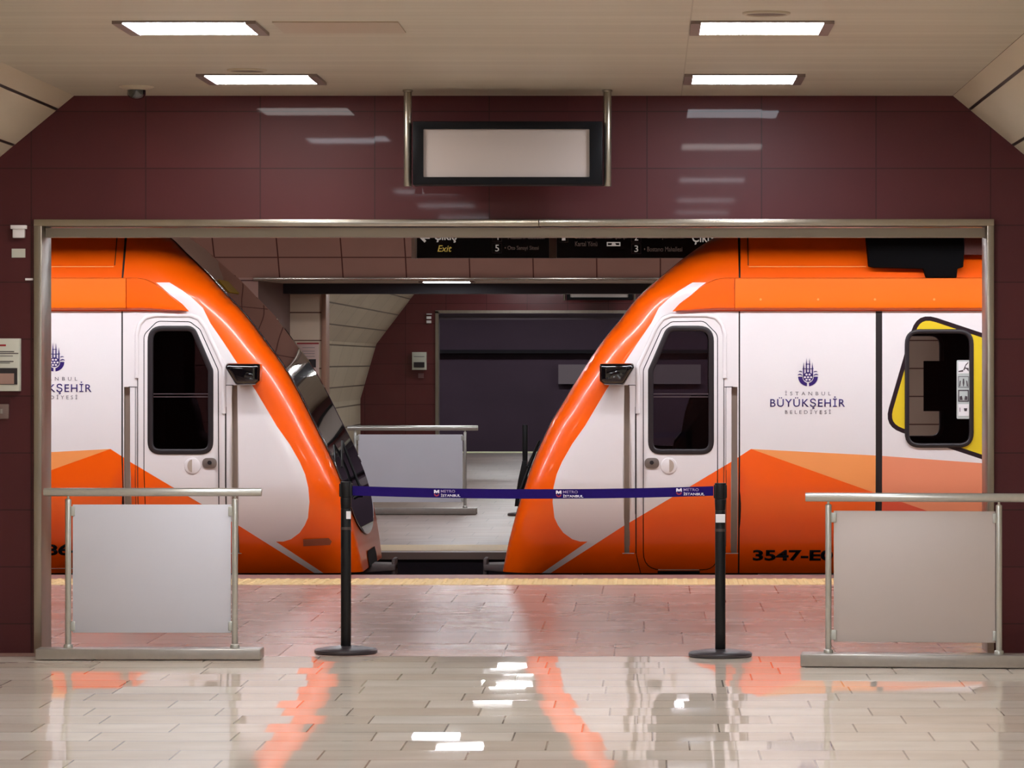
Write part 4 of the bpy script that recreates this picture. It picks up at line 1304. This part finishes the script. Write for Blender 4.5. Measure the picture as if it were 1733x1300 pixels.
    valance('cantrail', [(1243.6, 470, 525), (1500, 470, 525), (1900, 470, 525), (PXE, 470, 525)], .055, M['cantrail_orange'])
    valance('roof_cowl', [(1143, 524.5, 526.5), (1152, 515, 526.5), (1165, 503.5, 526.5), (1180, 490, 526), (1197, 478.5, 525.5), (1212, 472, 525), (1225, 470, 525), (1242.4, 470, 525)], .05, M['orange'])
    # shadow gap strip under the valance: slim grey gutter
    if sgn > 0:
        for q in (1287, 1384, 1480, 1580):
            cxs, czs = W(q, 507)
            bm = bmesh.new(); tube(bm, (cxs, YN - .058, czs), (cxs, YN - .053, czs), .009, 10); finish('cap_screw', bm, M['peach'], root)
    # raised roof-side panel with its joint lines
    line('roof_joint', [(1268, 451), (1467, 451)], .006, M['peach'], root, y_=YN + tum(W(0, 451)[1]) - .006)
    if sgn > 0:
        eq = WP([(1467, 340), (1467, 400), (1470, 451), (1479, 453), (1562, 455), (1567, 470), (1619, 470), (1620, 455), (1630, 452), (1631, 432), (1631, 340)])
        bm = bmesh.new(); plate(bm, eq, YN - .02 + .0, YN + .35); finish('air_intake', bm, mat('intake black', (4, 3, 5), rough=.7, spec=.1), root, bevel=.006)
        bm = bmesh.new(); bx(bm, *sorted((W(1632, 0)[0], W(1900, 0)[0])), YN - .005, YN + .3, W(0, 431)[1], W(0, 340)[1]); finish('intake_cover', bm, mat('brown red cover', (84, 26, 10), rough=.5), root)
    # side window
    if has_win:
        wi = offset_poly(pwin_w, .030)
        bm = bmesh.new(); ring_plate(bm, offset_poly(pwin_w, -.004), wi, YN - .016, YN + .07); fr = finish('side_window', bm, M['rubber'], root, bevel=.012)
        bm = bmesh.new(); plate(bm, wi, YN + .0, YN + .006); finish('glass', bm, M['glass'], fr)
        yb = 2 * YC - YN
        bm = bmesh.new(); ring_plate(bm, offset_poly(pwin_w, -.004), wi, yb - .07, yb + .016); fr2 = finish('far_side_window', bm, M['rubber'], root, bevel=.012)
        # dark notice on the inside of the far window
        kf = (yb - .09) / FPX
        a, b = (1563 - VX) * kf, (1610 - VX) * kf
        bm = bmesh.new(); bx(bm, a, b, yb - .09, yb - .08, EYE - (696 - VY) * kf, EYE - (611 - VY) * kf); finish('window_board', bm, M['interior'], fr2)
        # sticker strip with four pictograms
        bm = bmesh.new(); plate(bm, round_poly(WP([(1619, 609.5), (1641.5, 609.5), (1641.5, 709), (1619, 709)]), .012), YN - .004, YN - .001); st = finish('pictogram_strip', bm, mat('sticker grey', (186, 192, 190), rough=.4), root)
        for k, (z0_, z1_) in enumerate(((612, 632), (637, 656), (660, 680), (684, 704))):
            sq = WP([(1621.5, z0_), (1639.5, z0_), (1639.5, z1_), (1621.5, z1_)])
            bm = bmesh.new()
            if k in (0, 3): plate(bm, sq, YN - .0055, YN - .0042); finish('pictogram', bm, M['label'], st)
            else: ring_plate(bm, sq, offset_poly(sq, .008 if k == 2 else .004), YN - .0055, YN - .0042); finish('pictogram', bm, M['ink'], st)
            bm = bmesh.new(); f_ = lambda l: plate(bm, WP(l), YN - .007, YN - .0057)
            if k == 0: f_([(1622, 628), (1630, 626), (1630, 629), (1622, 630)]); f_([(1630, 626), (1634, 617), (1635, 618), (1632, 627)]); f_([(1633, 622), (1639, 623), (1639, 629), (1636, 625), (1633, 624)]); f_([(1634, 617), (1638, 613), (1639, 614), (1635, 618.5)])
            if k == 1: f_([(1629.5, 641), (1631.5, 641), (1632, 648), (1631, 654), (1630, 654), (1629, 648)]); f_([(1624, 645), (1626, 644), (1625, 654), (1623, 654)]); f_([(1635, 644), (1637, 645), (1638, 654), (1636, 654)])
            if k == 2: f_([(1624, 671), (1628, 670), (1629, 677), (1624, 677)]); f_([(1633, 670), (1637, 671), (1637, 677), (1632, 677)])
            if k == 3: f_([(1631, 691), (1637, 691), (1636, 696), (1632, 696)]); f_([(1624, 690), (1625, 690), (1625, 697), (1624, 697)])
            finish('pictogram', bm, M['ink'], st)
    # emblem and lettering: never mirrored, so placed about the emblem's own centre
    cx0 = W(1367.4, 0)[0]
    if sgn < 0: cx0 = XA(92.2, YN)
    ex = lambda px: cx0 + (px - 1367.4) * KT
    ez = lambda py: EYE - (py - (7.5 if sgn < 0 else 0) * 0 - VY) * KT
    dyz = -(-10.0 if sgn < 0 else 0) * 0
    vo = -25.0 if sgn < 0 else 0.0            # the left car's emblem sits a little higher in view
    ez = lambda py: EYE - (py + vo * (1 if sgn < 0 else 0) - VY) * KT
    g = lambda a, b: (ex(1280 + a / 10.19), ez(590 + b / 10.19))
    bm = bmesh.new(); ya_, yb_ = YN - .003, YN - .0008
    for s_ in (-1, 1):
        f_ = lambda l: plate(bm, [g(891 + s_ * a, b) for a, b in l], ya_, yb_)
        arc_o = [(170 * math.cos(math.radians(t_)) , 485 + 165 * math.sin(math.radians(t_))) for t_ in range(0, 86, 7)]
        arc_i = [(97 * math.cos(math.radians(t_)), 485 + 108 * math.sin(math.radians(t_))) for t_ in range(80, -1, -8)]
        f_(arc_o + arc_i)
        f_([(26, 160), (17, 270), (14, 420), (38, 420), (36, 270)])
        f_([(76, 235), (66, 330), (64, 500), (88, 500), (87, 330)])
        f_([(0, 262), (40, 268), (40, 278), (0, 274)]); f_([(0, 345), (95, 340), (92, 354), (0, 358)])
        f_([(92, 470), (110, 445), (140, 435), (165, 442), (182, 462), (150, 455), (120, 460), (100, 470)])
        f_([(92, 405), (115, 388), (145, 386), (168, 402), (140, 400), (110, 406)])
    em = finish('emblem', bm, M['navy'], root)
    # the seeded disc: ring plus honeycomb bars
    bm = bmesh.new()
    disc = [g(891 + 86 * math.cos(math.radians(t_)), 490 + 84 * math.sin(math.radians(t_))) for t_ in range(0, 360, 12)]
    plate(bm, disc, ya_, yb_); finish('emblem_disc', bm, M['navy'], em)
    bm = bmesh.new()
    for (a, b) in ((865, 448), (917, 448), (838, 495), (891, 495), (945, 495), (865, 538), (917, 538)):
        plate(bm, [g(a + 20 * math.cos(math.radians(t_)), b + 17 * math.sin(math.radians(t_))) for t_ in range(0, 360, 30)], ya_ - .0015, ya_)
    finish('emblem_seeds', bm, M['white'], em)
    tx = lambda nm, s_, m, a, b, c, d, **k: text_obj(nm, s_, m, ex(a), ex(b), ez(d), ez(c), YN - .0005, root, thick=.002, **k)
    # heights include dots and tails
    tx('lettering', 'İSTANBUL', M['grey_text'], 1328.5, 1406, 661.0, 669.2, spacing=1.9)
    tx('lettering', 'BÜYÜKŞEHİR', M['navy'], 1303.5, 1430, 670.8, 692.3, bold=.008, spacing=1.15)
    tx('lettering', 'BELEDİYESİ', M['grey_text'], 1328.5, 1406, 692.4, 700.6, spacing=1.7)
    if sgn > 0:
        tn = text_obj('car_number', '3547-E01', M['black_text'], (1275 - VX) * KT, (1425 - VX) * KT, EYE - (951.5 - VY) * KT, EYE - (932.5 - VY) * KT, YN - .005, root, thick=.002, bold=.035)
    else:
        tn = text_obj('car_number', '3586-E01', M['black_text'], (33 - VX) * KT, (180 - VX) * KT, EYE - (942 - VY) * KT, EYE - (922.5 - VY) * KT, YN - .005, root, thick=.002, bold=.035)
        # small worn plate low on the nose
        skin('nose_plate', [((a - VX) * KT, EYE - (b - VY) * KT) for a, b in [(511, 914), (554, 912), (559, 918), (556, 924), (511, 926)]], [], root, paint=False,
             m=mat('worn plate', (150, 78, 50), rough=.5), off=.022)
        line('step_edge', [(1280, 965), (1420, 965)], .006, M['label'], root)
    follow(tn, tum)
    return root

def body_children_loc(body, root):
    # children of the body mesh carry world coordinates
    pass

_finish = finish
def finish(name, bm, m, parent=None, smooth=False, bevel=0.0, recalc=True):
    o = _finish(name, bm, m, None, smooth, bevel, recalc)
    if parent is not None:
        o.parent = parent
        top = parent
        while top.parent is not None: top = top.parent
        # world coordinates are kept whatever the depth
        o.matrix_parent_inverse = Matrix.Translation(-top.location)
    return o

right_train = build_train(1, prof_right, 'orange and white metro train with yellow-framed side window, its nose pointing left')
left_train = build_train(-1, prof_left, 'orange and white metro train with its dark windscreen nose pointing right')

# parts of parts: mesh data is in world coordinates, so undo the whole chain
bpy.context.view_layer.update()
for o in list(COL.objects):
    if o.parent is not None and o.type == 'MESH' and not any(_r for _r in _root_rot(o)) if False else False:
        pass
def chain_top(o):
    while o.parent is not None: o = o.parent
    return o
for o in COL.objects:
    if o.type == 'MESH' and o.parent is not None:
        top = chain_top(o)
        if o.parent is top:
            o.matrix_parent_inverse = Matrix.Translation(-top.location)
        else:
            o.matrix_parent_inverse = Matrix.Identity(4)
